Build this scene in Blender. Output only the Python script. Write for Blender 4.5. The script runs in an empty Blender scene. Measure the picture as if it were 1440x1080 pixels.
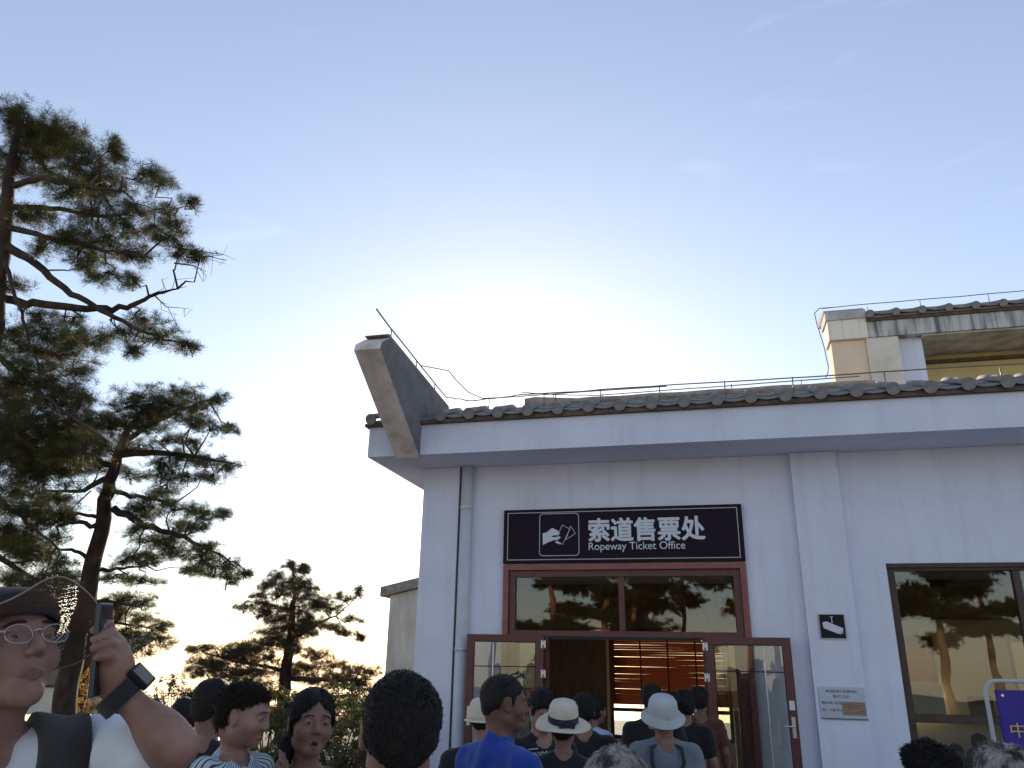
import bpy, bmesh, math, random
import numpy as np
from mathutils import Vector, Matrix, Euler
from mathutils.bvhtree import BVHTree

random.seed(7)
rng = np.random.default_rng(7)
C = bpy.context.scene.collection
SC = bpy.context.scene
PI = math.pi

# ------------------------------------------------------------------ camera
FPX, YAW, PITCH, ROLL = 1080.0, 0.2512442502657994, 0.34293020500740207, 0.018785142628671286
CAM = Vector((0.0, -10.2, 1.70))
_f = Vector((-math.sin(YAW) * math.cos(PITCH), math.cos(YAW) * math.cos(PITCH), math.sin(PITCH)))
_r0 = Vector((math.cos(YAW), math.sin(YAW), 0.0))
_u0 = _r0.cross(_f)
_r = math.cos(ROLL) * _r0 + math.sin(ROLL) * _u0
_u = -math.sin(ROLL) * _r0 + math.cos(ROLL) * _u0
cd = bpy.data.cameras.new('camera')
cam = bpy.data.objects.new('camera', cd)
C.objects.link(cam)
M = Matrix((( _r.x, _u.x, -_f.x, CAM.x), (_r.y, _u.y, -_f.y, CAM.y), (_r.z, _u.z, -_f.z, CAM.z), (0, 0, 0, 1)))
cam.matrix_world = M
cd.sensor_fit = 'HORIZONTAL'
cd.sensor_width = 36.0
cd.lens = 36.0 * FPX / 1440.0
cd.clip_start = 0.05
cd.clip_end = 3000
SC.camera = cam

def V(px, py, d):
    """a real place: the point seen at pixel px, py of the 1440 wide photograph, d metres deep"""
    return CAM + d * (_f + _r * ((px - 720) / FPX) - _u * ((py - 540) / FPX))

# ------------------------------------------------------------------ light
SUN_EL = math.radians(14.5)
SUN_AZ = math.radians(15.0)          # west of +Y
sun_dir = Vector((-math.sin(SUN_AZ) * math.cos(SUN_EL), math.cos(SUN_AZ) * math.cos(SUN_EL), math.sin(SUN_EL)))
w = bpy.data.worlds.new('World')
SC.world = w
w.use_nodes = True
nt = w.node_tree
nt.nodes.clear()
sky = nt.nodes.new('ShaderNodeTexSky')
sky.sky_type = 'NISHITA'
sky.sun_disc = False
sky.sun_elevation = SUN_EL
sky.sun_rotation = -SUN_AZ
sky.altitude = 100
sky.air_density = 1.0
sky.dust_density = 0.25
sky.ozone_density = 1.6
bg = nt.nodes.new('ShaderNodeBackground')
bg.inputs['Strength'].default_value = 0.12
out = nt.nodes.new('ShaderNodeOutputWorld')
# faint cirrus
tc = nt.nodes.new('ShaderNodeTexCoord')
mp = nt.nodes.new('ShaderNodeMapping')
mp.inputs['Scale'].default_value = (3.0, 3.0, 16.0)
ns = nt.nodes.new('ShaderNodeTexNoise')
ns.inputs['Scale'].default_value = 1.6
ns.inputs['Detail'].default_value = 6
ns.inputs['Distortion'].default_value = 0.8
rmp = nt.nodes.new('ShaderNodeMapRange')
rmp.inputs['From Min'].default_value = 0.62
rmp.inputs['From Max'].default_value = 0.82
rmp.inputs['To Max'].default_value = 0.07
mx = nt.nodes.new('ShaderNodeMix')
mx.data_type = 'RGBA'
mx.inputs['B'].default_value = (6.0, 6.2, 6.6, 1)
nt.links.new(tc.outputs['Generated'], mp.inputs['Vector'])
nt.links.new(mp.outputs['Vector'], ns.inputs['Vector'])
nt.links.new(ns.outputs['Fac'], rmp.inputs['Value'])
nt.links.new(rmp.outputs['Result'], mx.inputs['Factor'])
gm = nt.nodes.new('ShaderNodeGamma')          # thin haze: a softer, paler sky all round
gm.inputs['Gamma'].default_value = 0.80
tn = nt.nodes.new('ShaderNodeMix')
tn.data_type = 'RGBA'
tn.blend_type = 'MULTIPLY'
tn.inputs['Factor'].default_value = 1.0
tn.inputs['B'].default_value = (1.17, 1.11, 1.13, 1)
hs_ = nt.nodes.new('ShaderNodeHueSaturation')
hs_.inputs['Saturation'].default_value = 0.92
nt.links.new(sky.outputs['Color'], hs_.inputs['Color'])
nt.links.new(hs_.outputs['Color'], gm.inputs['Color'])
nt.links.new(gm.outputs['Color'], tn.inputs['A'])
nt.links.new(tn.outputs['Result'], mx.inputs['A'])
nt.links.new(mx.outputs['Result'], bg.inputs['Color'])
nt.links.new(bg.outputs['Background'], out.inputs['Surface'])

sl = bpy.data.lights.new('sun', 'SUN')
sl.energy = 3.2
sl.angle = math.radians(0.5)
sl.color = (1.0, 0.86, 0.68)
so = bpy.data.objects.new('sun', sl)
C.objects.link(so)
so.rotation_euler = (-sun_dir).to_track_quat('-Z', 'Y').to_euler()
so.location = (0, 0, 30)

SC.view_settings.view_transform = 'Standard'
SC.view_settings.look = 'None'
SC.view_settings.exposure = 1.2
SC.view_settings.gamma = 1.0
SC.view_settings.use_curve_mapping = False
SC.render.engine = 'CYCLES'
SC.cycles.max_bounces = 8
SC.cycles.transparent_max_bounces = 16
SC.cycles.use_denoising = True

# ------------------------------------------------------------------ materials
def mat(name, col, rough=0.7, col2=None, scale=6.0, bump=0.0, bscale=40.0, metal=0.0, spec=0.4, trans=0.0,
        sss=0.0, stretch=None, detail=5, fac=(0.35, 0.65), coat=0.0, sheen=0.0, streak=0.0):
    m = bpy.data.materials.new(name)
    m.use_nodes = True
    n = m.node_tree
    b = n.nodes['Principled BSDF']
    b.inputs['Base Color'].default_value = (*col, 1)
    b.inputs['Roughness'].default_value = rough
    b.inputs['Metallic'].default_value = metal
    b.inputs['Specular IOR Level'].default_value = spec
    b.inputs['Coat Weight'].default_value = coat
    b.inputs['Sheen Weight'].default_value = sheen
    if sss:
        b.inputs['Subsurface Weight'].default_value = sss
        b.inputs['Subsurface Radius'].default_value = (0.010, 0.004, 0.002)
        b.inputs['Subsurface Scale'].default_value = 1.0
    t = n.nodes.new('ShaderNodeTexCoord')
    mpn = n.nodes.new('ShaderNodeMapping')
    if stretch: mpn.inputs['Scale'].default_value = stretch
    n.links.new(t.outputs['Object'], mpn.inputs['Vector'])
    if col2 is not None:
        x = n.nodes.new('ShaderNodeTexNoise')
        x.inputs['Scale'].default_value = scale
        x.inputs['Detail'].default_value = detail
        n.links.new(mpn.outputs['Vector'], x.inputs['Vector'])
        r = n.nodes.new('ShaderNodeMapRange')
        r.inputs['From Min'].default_value, r.inputs['From Max'].default_value = fac
        n.links.new(x.outputs['Fac'], r.inputs['Value'])
        k = n.nodes.new('ShaderNodeMix')
        k.data_type = 'RGBA'
        k.inputs['A'].default_value = (*col, 1)
        k.inputs['B'].default_value = (*col2, 1)
        n.links.new(r.outputs['Result'], k.inputs['Factor'])
        n.links.new(k.outputs['Result'], b.inputs['Base Color'])
    if bump:
        y = n.nodes.new('ShaderNodeTexNoise')
        y.inputs['Scale'].default_value = bscale
        y.inputs['Detail'].default_value = 4
        n.links.new(mpn.outputs['Vector'], y.inputs['Vector'])
        z = n.nodes.new('ShaderNodeBump')
        z.inputs['Strength'].default_value = bump
        z.inputs['Distance'].default_value = 0.01
        n.links.new(y.outputs['Fac'], z.inputs['Height'])
        n.links.new(z.outputs['Normal'], b.inputs['Normal'])
    if trans:
        o = n.nodes['Material Output']
        tr = n.nodes.new('ShaderNodeBsdfTranslucent')
        tr.inputs['Color'].default_value = (*(col2 or col), 1)
        ms = n.nodes.new('ShaderNodeMixShader')
        ms.inputs['Fac'].default_value = trans
        n.links.new(b.outputs['BSDF'], ms.inputs[1])
        n.links.new(tr.outputs['BSDF'], ms.inputs[2])
        n.links.new(ms.outputs['Shader'], o.inputs['Surface'])
    if streak:
        # rain streaks, hairline cracks and patched areas of the paint
        base = b.inputs['Base Color'].links[0].from_socket if b.inputs['Base Color'].links else None
        if base is None:
            rg = n.nodes.new('ShaderNodeRGB'); rg.outputs[0].default_value = (*col, 1); base = rg.outputs[0]
        for kind in ('streak', 'patch', 'crack'):
            mpp = n.nodes.new('ShaderNodeMapping'); n.links.new(t.outputs['Object'], mpp.inputs['Vector'])
            rr_ = n.nodes.new('ShaderNodeMapRange')
            if kind == 'crack':
                mpp.inputs['Scale'].default_value = (0.9, 0.9, 0.7)
                wn = n.nodes.new('ShaderNodeTexNoise'); wn.inputs['Scale'].default_value = 3.0; wn.inputs['Detail'].default_value = 6
                wd_ = n.nodes.new('ShaderNodeMix'); wd_.data_type = 'VECTOR'; wd_.inputs['Factor'].default_value = 0.14
                n.links.new(mpp.outputs['Vector'], wn.inputs['Vector']); n.links.new(mpp.outputs['Vector'], wd_.inputs['A']); n.links.new(wn.outputs['Color'], wd_.inputs['B'])
                tx = n.nodes.new('ShaderNodeTexVoronoi'); tx.feature = 'DISTANCE_TO_EDGE'; tx.inputs['Scale'].default_value = 0.8
                n.links.new(wd_.outputs['Result'], tx.inputs['Vector']); so_k = tx.outputs['Distance']
                rr_.inputs['From Min'].default_value = 0.0; rr_.inputs['From Max'].default_value = 0.0035; rr_.inputs['To Min'].default_value = 0.22 * streak; rr_.inputs['To Max'].default_value = 0.0
            else:
                tx = n.nodes.new('ShaderNodeTexNoise'); tx.inputs['Detail'].default_value = 6
                mpp.inputs['Scale'].default_value = (7.0, 7.0, 0.45) if kind == 'streak' else (0.7, 0.7, 1.1); tx.inputs['Scale'].default_value = 1.0
                n.links.new(mpp.outputs['Vector'], tx.inputs['Vector']); so_k = tx.outputs['Fac']
                rr_.inputs['From Min'].default_value = 0.52; rr_.inputs['From Max'].default_value = 0.78; rr_.inputs['To Max'].default_value = (0.55 if kind == 'streak' else 0.35) * streak
            n.links.new(so_k, rr_.inputs['Value'])
            km = n.nodes.new('ShaderNodeMix'); km.data_type = 'RGBA'; km.inputs['B'].default_value = (col[0] * .45, col[1] * .43, col[2] * .40, 1)
            n.links.new(rr_.outputs['Result'], km.inputs['Factor']); n.links.new(base, km.inputs['A']); base = km.outputs['Result']
        n.links.new(base, b.inputs['Base Color'])
    return m

def glass(name, tint=(0.86, 0.88, 0.86), ior=1.55, dist=0.09):
    """window glass: reflects by Fresnel, lets the rest straight through, slightly wavy"""
    m = bpy.data.materials.new(name)
    m.use_nodes = True
    n = m.node_tree
    n.nodes.remove(n.nodes['Principled BSDF'])
    o = n.nodes['Material Output']
    fr = n.nodes.new('ShaderNodeFresnel'); fr.inputs['IOR'].default_value = ior
    gl = n.nodes.new('ShaderNodeBsdfGlossy'); gl.inputs['Roughness'].default_value = 0.012 if dist else 0.0
    tr = n.nodes.new('ShaderNodeBsdfTransparent'); tr.inputs['Color'].default_value = (*tint, 1)
    t = n.nodes.new('ShaderNodeTexCoord')
    x = n.nodes.new('ShaderNodeTexNoise'); x.inputs['Scale'].default_value = 1.7; x.inputs['Detail'].default_value = 1
    n.links.new(t.outputs['Object'], x.inputs['Vector'])
    bp = n.nodes.new('ShaderNodeBump'); bp.inputs['Strength'].default_value = dist; bp.inputs['Distance'].default_value = 0.02
    n.links.new(x.outputs['Fac'], bp.inputs['Height'])
    n.links.new(bp.outputs['Normal'], gl.inputs['Normal'])
    ms = n.nodes.new('ShaderNodeMixShader')
    ml = n.nodes.new('ShaderNodeMath'); ml.operation = 'MULTIPLY_ADD'
    ml.inputs[1].default_value = 1.0; ml.inputs[2].default_value = 0.015; ml.use_clamp = True
    n.links.new(fr.outputs['Fac'], ml.inputs[0])
    n.links.new(ml.outputs['Value'], ms.inputs['Fac'])
    n.links.new(tr.outputs['BSDF'], ms.inputs[1])
    n.links.new(gl.outputs['BSDF'], ms.inputs[2])
    n.links.new(ms.outputs['Shader'], o.inputs['Surface'])
    return m

MT = dict(
    plaster=mat('plaster_paint', (0.73, 0.74, 0.86), 0.85, (0.67, 0.68, 0.80), 1.4, 0.25, 60, streak=0.36),
    plaster_old=mat('weathered_plaster', (0.62, 0.60, 0.57), 0.9, (0.38, 0.36, 0.34), 3.0, 0.35, 40, stretch=(1, 1, 0.25)),
    plaster_cream=mat('cream_plaster', (0.80, 0.74, 0.66), 0.9, (0.62, 0.55, 0.46), 2.0, 0.25, 50),
    stained=mat('stained_fascia', (0.55, 0.54, 0.52), 0.9, (0.16, 0.15, 0.14), 5.0, 0.3, 30, stretch=(1.2, 1, 0.12), fac=(0.45, 0.62)),
    cement=mat('grey_cement', (0.15, 0.14, 0.145), 0.92, (0.20, 0.20, 0.21), 4.0, 0.5, 25),
    fin_edge=mat('weathered_render', (0.80, 0.70, 0.66), 0.9, (0.55, 0.45, 0.41), 5.0, 0.5, 30),
    tile=mat('roof_tile', (0.19, 0.18, 0.18), 0.85, (0.30, 0.275, 0.26), 9.0, 0.4, 50),
    tile_beige=mat('old_beige_tile', (0.42, 0.35, 0.29), 0.9, (0.27, 0.22, 0.19), 8.0, 0.5, 40),
    drip=mat('dark_drip', (0.09, 0.065, 0.05), 0.9, (0.16, 0.11, 0.08), 12, 0.3, 40),
    tan=mat('tan_plaster', (0.82, 0.64, 0.48), 0.9, (0.76, 0.58, 0.43), 2.0, 0.2, 40),
    cream_stain=mat('streaked_cream_plaster', (0.84, 0.75, 0.64), 0.9, (0.56, 0.48, 0.40), 6.0, 0.3, 30, stretch=(1.5, 1, 0.12), fac=(0.54, 0.8)),
    yellow=mat('yellow_plaster', (0.66, 0.52, 0.25), 0.9, (0.58, 0.45, 0.22), 2.0, 0.2, 40),
    inner_yellow=mat('inner_wall_paint', (0.86, 0.70, 0.44), 0.8, (0.80, 0.64, 0.39), 1.5),
    inner_brown=mat('brown_panelling', (0.21, 0.115, 0.06), 0.6, (0.16, 0.08, 0.04), 3.0, stretch=(8, 8, 1)),
    ceiling=mat('ceiling_paint', (0.58, 0.54, 0.48), 0.8, (0.50, 0.46, 0.42), 1.0),
    floor_tile=mat('floor_tile', (0.50, 0.46, 0.40), 0.35, (0.28, 0.26, 0.23), 2.0),
    frame=mat('maroon_frame', (0.13, 0.032, 0.030), 0.38, (0.085, 0.028, 0.024), 6.0, 0.05, 80, stretch=(12, 12, 1), spec=0.5),
    frame_light=mat('rosy_moulding', (0.30, 0.085, 0.085), 0.35, (0.22, 0.06, 0.06), 9.0, spec=0.5),
    frame_dark=mat('dark_window_frame', (0.070, 0.036, 0.028), 0.5, (0.045, 0.026, 0.022), 8.0),
    rubber=mat('black_gasket', (0.012, 0.012, 0.012), 0.6),
    steel=mat('steel', (0.62, 0.62, 0.62), 0.35, metal=0.9),
    wire=mat('galvanised_wire', (0.25, 0.22, 0.20), 0.55, (0.16, 0.13, 0.11), 30, metal=0.5),
    pipe=mat('white_pvc', (0.64, 0.66, 0.71), 0.45, (0.58, 0.58, 0.58), 3.0),
    slat=mat('wooden_slat', (0.24, 0.085, 0.030), 0.5, (0.29, 0.10, 0.030), 6.0, trans=0.22, stretch=(1, 8, 8)),
    tape=mat('ladder_tape', (0.08, 0.03, 0.012), 0.8),
    sign=mat('sign_panel', (0.016, 0.009, 0.017), 0.6, (0.020, 0.011, 0.020), 3.0, spec=0.12),
    sign_white=mat('sign_print_white', (0.62, 0.65, 0.72), 0.5),
    sign_dim=mat('sign_print_grey', (0.42, 0.42, 0.45), 0.5),
    black=mat('black_plastic', (0.012, 0.012, 0.014), 0.5, spec=0.2),
    notice=mat('notice_board', (0.52, 0.55, 0.60), 0.5, (0.48, 0.50, 0.55), 2.0),
    notice_ink=mat('notice_ink', (0.16, 0.15, 0.20), 0.6),
    notice_red=mat('notice_red_ink', (0.26, 0.13, 0.20), 0.6),
    photo=mat('brown_photo_print', (0.24, 0.13, 0.09), 0.5, (0.36, 0.25, 0.18), 5.0, stretch=(1, 1, 12)),
    paper=mat('paper_label', (0.7, 0.68, 0.68), 0.7),
    board=mat('bright_pane_panel', (0.78, 0.74, 0.62), 0.6, (0.70, 0.66, 0.55), 3.0),
    paving=mat('stone_paving', (0.42, 0.38, 0.36), 0.85, (0.34, 0.31, 0.29), 1.2, 0.3, 8),
    joint=mat('paving_joint', (0.12, 0.11, 0.10), 0.95, (0.09, 0.085, 0.08), 3),
    soil=mat('dry_ground', (0.17, 0.15, 0.10), 0.95, (0.10, 0.11, 0.05), 0.6, 0.5, 5),
    bark=mat('pine_bark', (0.085, 0.052, 0.040), 0.95, (0.035, 0.025, 0.022), 9.0, 0.9, 26, stretch=(1, 1, 0.35)),
    bark_red=mat('orange_pine_bark', (0.33, 0.15, 0.065), 0.9, (0.20, 0.09, 0.05), 7.0, 0.8, 22, stretch=(1, 1, 0.35)),
    needle=mat('pine_needles', (0.095, 0.105, 0.030), 0.55, (0.045, 0.062, 0.024), 1.5, trans=0.38),
    needle_brown=mat('old_pine_needles', (0.21, 0.135, 0.045), 0.6, (0.13, 0.09, 0.03), 2.5, trans=0.42),
    needle_far=mat('distant_pine_needles', (0.105, 0.090, 0.050), 0.6, (0.055, 0.060, 0.038), 1.5, trans=0.30),
    shrub=mat('shrub_leaf', (0.105, 0.10, 0.03), 0.5, (0.055, 0.065, 0.02), 2.5, trans=0.4),
    orange_leaf=mat('orange_leaf', (0.50, 0.16, 0.03), 0.5, (0.42, 0.24, 0.04), 3, trans=0.4),
    skin=mat('skin', (0.27, 0.150, 0.115), 0.50, (0.205, 0.100, 0.074), 22.0, 0.22, 420, sss=0.12),
    skin_fair=mat('fair_skin', (0.33, 0.190, 0.150), 0.5, (0.25, 0.125, 0.096), 22.0, 0.20, 420, sss=0.12),
    skin_dark=mat('dark_skin', (0.18, 0.085, 0.062), 0.5, (0.14, 0.065, 0.045), 14.0, 0.06, 200, sss=0.1),
    lip=mat('lips', (0.20, 0.085, 0.068), 0.45, (0.16, 0.065, 0.052), 20, sss=0.1),
    wood_dark=mat('shaded_wood_foliage', (0.050, 0.060, 0.022), 0.7, (0.030, 0.036, 0.016), 0.5),
    mouth=mat('mouth_inside', (0.05, 0.012, 0.01), 0.6),
    eye=mat('eyeball', (0.62, 0.58, 0.55), 0.12, spec=0.6),
    iris=mat('iris', (0.012, 0.008, 0.006), 0.1, spec=0.6),
    hair=mat('black_hair', (0.007, 0.006, 0.007), 0.62, (0.016, 0.012, 0.011), 60, 0.5, 150, spec=0.28),
    hair_brown=mat('dark_brown_hair', (0.022, 0.014, 0.010), 0.62, (0.012, 0.008, 0.007), 60, 0.5, 150, spec=0.16),
    hair_grey=mat('grey_hair', (0.36, 0.32, 0.29), 0.5, (0.045, 0.032, 0.026), 26, spec=0.4, stretch=(1, 1, .6), fac=(.42, .56)),
    steel_paint=mat('grey_painted_tube', (0.42, 0.44, 0.47), 0.4, spec=.5),
    red_print=mat('red_print', (0.40, 0.03, 0.06), 0.7),
    banner=mat('banner_print', (0.045, 0.022, 0.30), 0.6, (0.035, 0.018, 0.24), 2.0),
    banner_text=mat('banner_yellow_ink', (0.62, 0.42, 0.12), 0.6),
    brow=mat('eyebrow_hair', (0.02, 0.013, 0.011), 0.7),
)
def cloth(name, col, col2=None, rough=0.9, bump=0.12):
    return mat(name, col, rough, col2, 5.0, bump, 300, sheen=0.15)
CL = dict(
    white=cloth('white_cotton', (0.72, 0.74, 0.80), (0.66, 0.68, 0.74)),
    navy=cloth('navy_cotton', (0.014, 0.017, 0.028), (0.010, 0.012, 0.020)),
    blue=cloth('blue_polo', (0.010, 0.050, 0.32), (0.008, 0.038, 0.25)),
    black=cloth('black_cotton', (0.012, 0.012, 0.014), (0.008, 0.008, 0.010)),
    dark_dress=cloth('dark_dress_cloth', (0.014, 0.018, 0.026), (0.010, 0.012, 0.018)),
    grey=cloth('grey_shirt_cloth', (0.20, 0.22, 0.26), (0.15, 0.17, 0.21)),
    red=cloth('shaded_rust_cloth', (0.13, 0.035, 0.020), (0.09, 0.025, 0.018)),  # rust red, darkened in the colour to stand for doorway shade
    pink=cloth('salmon_shirt_cloth', (0.60, 0.22, 0.18), (0.50, 0.17, 0.15)),
    magenta=cloth('magenta_cloth', (0.42, 0.02, 0.16)),
    purple=cloth('purple_collar', (0.055, 0.025, 0.16)),
    ochre=cloth('ochre_cloth', (0.48, 0.27, 0.07), (0.40, 0.22, 0.06)),
    flower=cloth('dark_flower_blouse', (0.05, 0.03, 0.03), (0.16, 0.07, 0.06)),
    uniform=cloth('pale_blue_shirt', (0.38, 0.46, 0.60), (0.33, 0.41, 0.55)),
    denim=cloth('denim', (0.035, 0.05, 0.09), (0.028, 0.04, 0.07)),
    khaki=cloth('khaki', (0.22, 0.18, 0.12), (0.19, 0.155, 0.10)),
    strap=cloth('black_webbing', (0.018, 0.018, 0.022), (0.028, 0.028, 0.032), bump=0.5),
    cream=mat('cream_straw', (0.66, 0.58, 0.48), 0.85, (0.58, 0.50, 0.41), 9, 0.4, 120),
    hatwhite=mat('white_hat_cloth', (0.52, 0.53, 0.54), 0.9, (0.44, 0.45, 0.47), 6, 0.2, 120),
    band=cloth('dark_hat_band', (0.016, 0.020, 0.032)),
    olive=cloth('dark_hat_cloth', (0.045, 0.036, 0.026), (0.030, 0.025, 0.020)),
)
def striped():
    m = bpy.data.materials.new('striped_cloth'); m.use_nodes = True
    n = m.node_tree; b = n.nodes['Principled BSDF']; b.inputs['Roughness'].default_value = 0.9
    t = n.nodes.new('ShaderNodeTexCoord'); s = n.nodes.new('ShaderNodeSeparateXYZ')
    n.links.new(t.outputs['Object'], s.inputs[0])
    at = n.nodes.new('ShaderNodeMath'); at.operation = 'ARCTAN2'
    ad = n.nodes.new('ShaderNodeMath'); ad.operation = 'MULTIPLY'; ad.inputs[1].default_value = 7.6
    n.links.new(s.outputs['X'], at.inputs[0]); n.links.new(s.outputs['Y'], at.inputs[1])
    n.links.new(at.outputs[0], ad.inputs[0])
    fr = n.nodes.new('ShaderNodeMath'); fr.operation = 'FRACT'; n.links.new(ad.outputs[0], fr.inputs[0])
    lt = n.nodes.new('ShaderNodeMath'); lt.operation = 'LESS_THAN'; lt.inputs[1].default_value = 0.30
    n.links.new(fr.outputs[0], lt.inputs[0])
    k = n.nodes.new('ShaderNodeMix'); k.data_type = 'RGBA'
    k.inputs['A'].default_value = (0.50, 0.58, 0.62, 1); k.inputs['B'].default_value = (0.03, 0.05, 0.075, 1)
    n.links.new(lt.outputs[0], k.inputs['Factor']); n.links.new(k.outputs['Result'], b.inputs['Base Color'])
    return m
CL['stripe'] = striped()

def net():
    """woven net of brown thread with open holes between the threads"""
    m = bpy.data.materials.new('brown_hat_net'); m.use_nodes = True
    n = m.node_tree; b = n.nodes['Principled BSDF']; o = n.nodes['Material Output']
    b.inputs['Base Color'].default_value = (0.10, 0.055, 0.035, 1); b.inputs['Roughness'].default_value = 0.8
    t = n.nodes.new('ShaderNodeTexCoord')
    v = n.nodes.new('ShaderNodeTexVoronoi'); v.inputs['Scale'].default_value = 260.0; v.inputs['Randomness'].default_value = 0.45
    n.links.new(t.outputs['Object'], v.inputs['Vector'])
    lt = n.nodes.new('ShaderNodeMath'); lt.operation = 'LESS_THAN'; lt.inputs[1].default_value = 0.36
    n.links.new(v.outputs['Distance'], lt.inputs[0])
    tr = n.nodes.new('ShaderNodeBsdfTransparent'); ms = n.nodes.new('ShaderNodeMixShader')
    n.links.new(lt.outputs[0], ms.inputs['Fac']); n.links.new(b.outputs['BSDF'], ms.inputs[1]); n.links.new(tr.outputs['BSDF'], ms.inputs[2])
    n.links.new(ms.outputs['Shader'], o.inputs['Surface'])
    return m
CL['net'] = net()
MT['glass'] = glass('window_glass')
MT['lens'] = glass('spectacle_lens', (0.95, 0.96, 0.97), 1.16, 0.0)

# ------------------------------------------------------------------ object helpers
def tag(o, label=None, cat=None, group=None, kind=None):
    if label: o['label'] = label
    if cat: o['category'] = cat
    if group: o['group'] = group
    if kind: o['kind'] = kind
    return o

def empty(name, loc=(0, 0, 0), rotz=0.0, parent=None):
    o = bpy.data.objects.new(name, None)
    o.empty_display_size = 0.2
    C.objects.link(o)
    o.location = loc
    o.rotation_euler = (0, 0, rotz)
    if parent: o.parent = parent
    return o

def link(name, me, m, parent=None, smooth=False):
    o = bpy.data.objects.new(name, me)
    C.objects.link(o)
    if parent: o.parent = parent
    if m is not None:
        for q in (m if isinstance(m, (list, tuple)) else [m]): me.materials.append(q)
    if smooth: me.shade_smooth()
    return o

def share(o, name=None, parent=None, loc=None, rot=None):
    c = o.copy(); C.objects.link(c)
    if parent is not None: c.parent = parent
    if loc is not None: c.location = loc
    if rot is not None: c.rotation_euler = rot
    return c

class MB:
    def __init__(s): s.bm = bmesh.new()
    def box(s, x0, x1, y0, y1, z0, z1, mi=0, rot=None, piv=None):
        vs = [s.bm.verts.new((x, y, z)) for x in (x0, x1) for y in (y0, y1) for z in (z0, z1)]
        for q in ((0, 1, 3, 2), (4, 6, 7, 5), (0, 4, 5, 1), (2, 3, 7, 6), (0, 2, 6, 4), (1, 5, 7, 3)):
            f = s.bm.faces.new([vs[i] for i in q]); f.material_index = mi
        if rot is not None: bmesh.ops.rotate(s.bm, verts=vs, cent=piv, matrix=rot)
        return vs
    def prism(s, poly, axis, a, b, mi=0):
        """poly: 2-D outline; axis: the axis it is drawn out along, from a to b"""
        def P(u, v, t): return {'x': (t, u, v), 'y': (u, t, v), 'z': (u, v, t)}[axis]
        va = [s.bm.verts.new(P(u, v, a)) for u, v in poly]; vb = [s.bm.verts.new(P(u, v, b)) for u, v in poly]
        fs = [s.bm.faces.new(va), s.bm.faces.new(vb[::-1])]
        for i in range(len(poly)):
            j = (i + 1) % len(poly); fs.append(s.bm.faces.new((va[i], vb[i], vb[j], va[j])))
        for f in fs: f.material_index = mi
        return fs
    def tube(s, pts, r, n=6, mi=0, cap=True):
        pts = [Vector(p) for p in pts]
        if not isinstance(r, (list, tuple)): r = [r] * len(pts)
        rings = []; side = None
        for i, p in enumerate(pts):
            d = (pts[min(i + 1, len(pts) - 1)] - pts[max(i - 1, 0)]).normalized()
            if side is None: side = d.orthogonal().normalized()
            side = (side - d * side.dot(d)).normalized(); up = d.cross(side)
            rings.append([s.bm.verts.new(p + r[i] * (math.cos(2 * PI * k / n) * side + math.sin(2 * PI * k / n) * up)) for k in range(n)])
        for a, b in zip(rings, rings[1:]):
            for k in range(n):
                f = s.bm.faces.new((a[k], a[(k + 1) % n], b[(k + 1) % n], b[k])); f.material_index = mi; f.smooth = True
        if cap:
            s.bm.faces.new(rings[0][::-1]).material_index = mi; s.bm.faces.new(rings[-1]).material_index = mi
    def build(s, name, m, parent=None, bevel=0.0, smooth=False):
        bmesh.ops.recalc_face_normals(s.bm, faces=s.bm.faces)
        if bevel: bmesh.ops.bevel(s.bm, geom=list(s.bm.edges), offset=bevel, segments=2, profile=0.7, affect='EDGES')
        me = bpy.data.meshes.new(name); s.bm.to_mesh(me); s.bm.free()
        return link(name, me, m, parent, smooth)

def box(name, x0, x1, y0, y1, z0, z1, m, parent=None, bevel=0.0):
    b = MB(); b.box(x0, x1, y0, y1, z0, z1); return b.build(name, m, parent, bevel)

def holed_wall(name, x0, x1, y0, y1, z0, z1, holes, m, parent=None):
    """a wall slab (x0..x1, z0..z1, thickness y0..y1) with rectangular holes (hx0,hx1,hz0,hz1)"""
    xs = sorted({x0, x1} | {v for h in holes for v in h[:2] if x0 < v < x1}); zs = sorted({z0, z1} | {v for h in holes for v in h[2:] if z0 < v < z1})
    bm = bmesh.new(); cache = {}
    def vt(i, k, y):
        if (i, k, y) not in cache: cache[(i, k, y)] = bm.verts.new((xs[i], y, zs[k]))
        return cache[(i, k, y)]
    nx, nz = len(xs) - 1, len(zs) - 1
    def solid(i, k):
        if not (0 <= i < nx and 0 <= k < nz): return False
        cx, cz = (xs[i] + xs[i + 1]) / 2, (zs[k] + zs[k + 1]) / 2
        return not any(h[0] < cx < h[1] and h[2] < cz < h[3] for h in holes)
    for i in range(nx):
        for k in range(nz):
            if not solid(i, k): continue
            a, b_ = y0, y1
            bm.faces.new((vt(i, k, a), vt(i + 1, k, a), vt(i + 1, k + 1, a), vt(i, k + 1, a)))
            bm.faces.new((vt(i, k, b_), vt(i, k + 1, b_), vt(i + 1, k + 1, b_), vt(i + 1, k, b_)))
            if not solid(i - 1, k): bm.faces.new((vt(i, k, a), vt(i, k + 1, a), vt(i, k + 1, b_), vt(i, k, b_)))
            if not solid(i + 1, k): bm.faces.new((vt(i + 1, k, a), vt(i + 1, k, b_), vt(i + 1, k + 1, b_), vt(i + 1, k + 1, a)))
            if not solid(i, k - 1): bm.faces.new((vt(i, k, a), vt(i, k, b_), vt(i + 1, k, b_), vt(i + 1, k, a)))
            if not solid(i, k + 1): bm.faces.new((vt(i, k + 1, a), vt(i + 1, k + 1, a), vt(i + 1, k + 1, b_), vt(i, k + 1, b_)))
    me = bpy.data.meshes.new(name); bm.to_mesh(me); bm.free()
    return link(name, me, m, parent)

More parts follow.
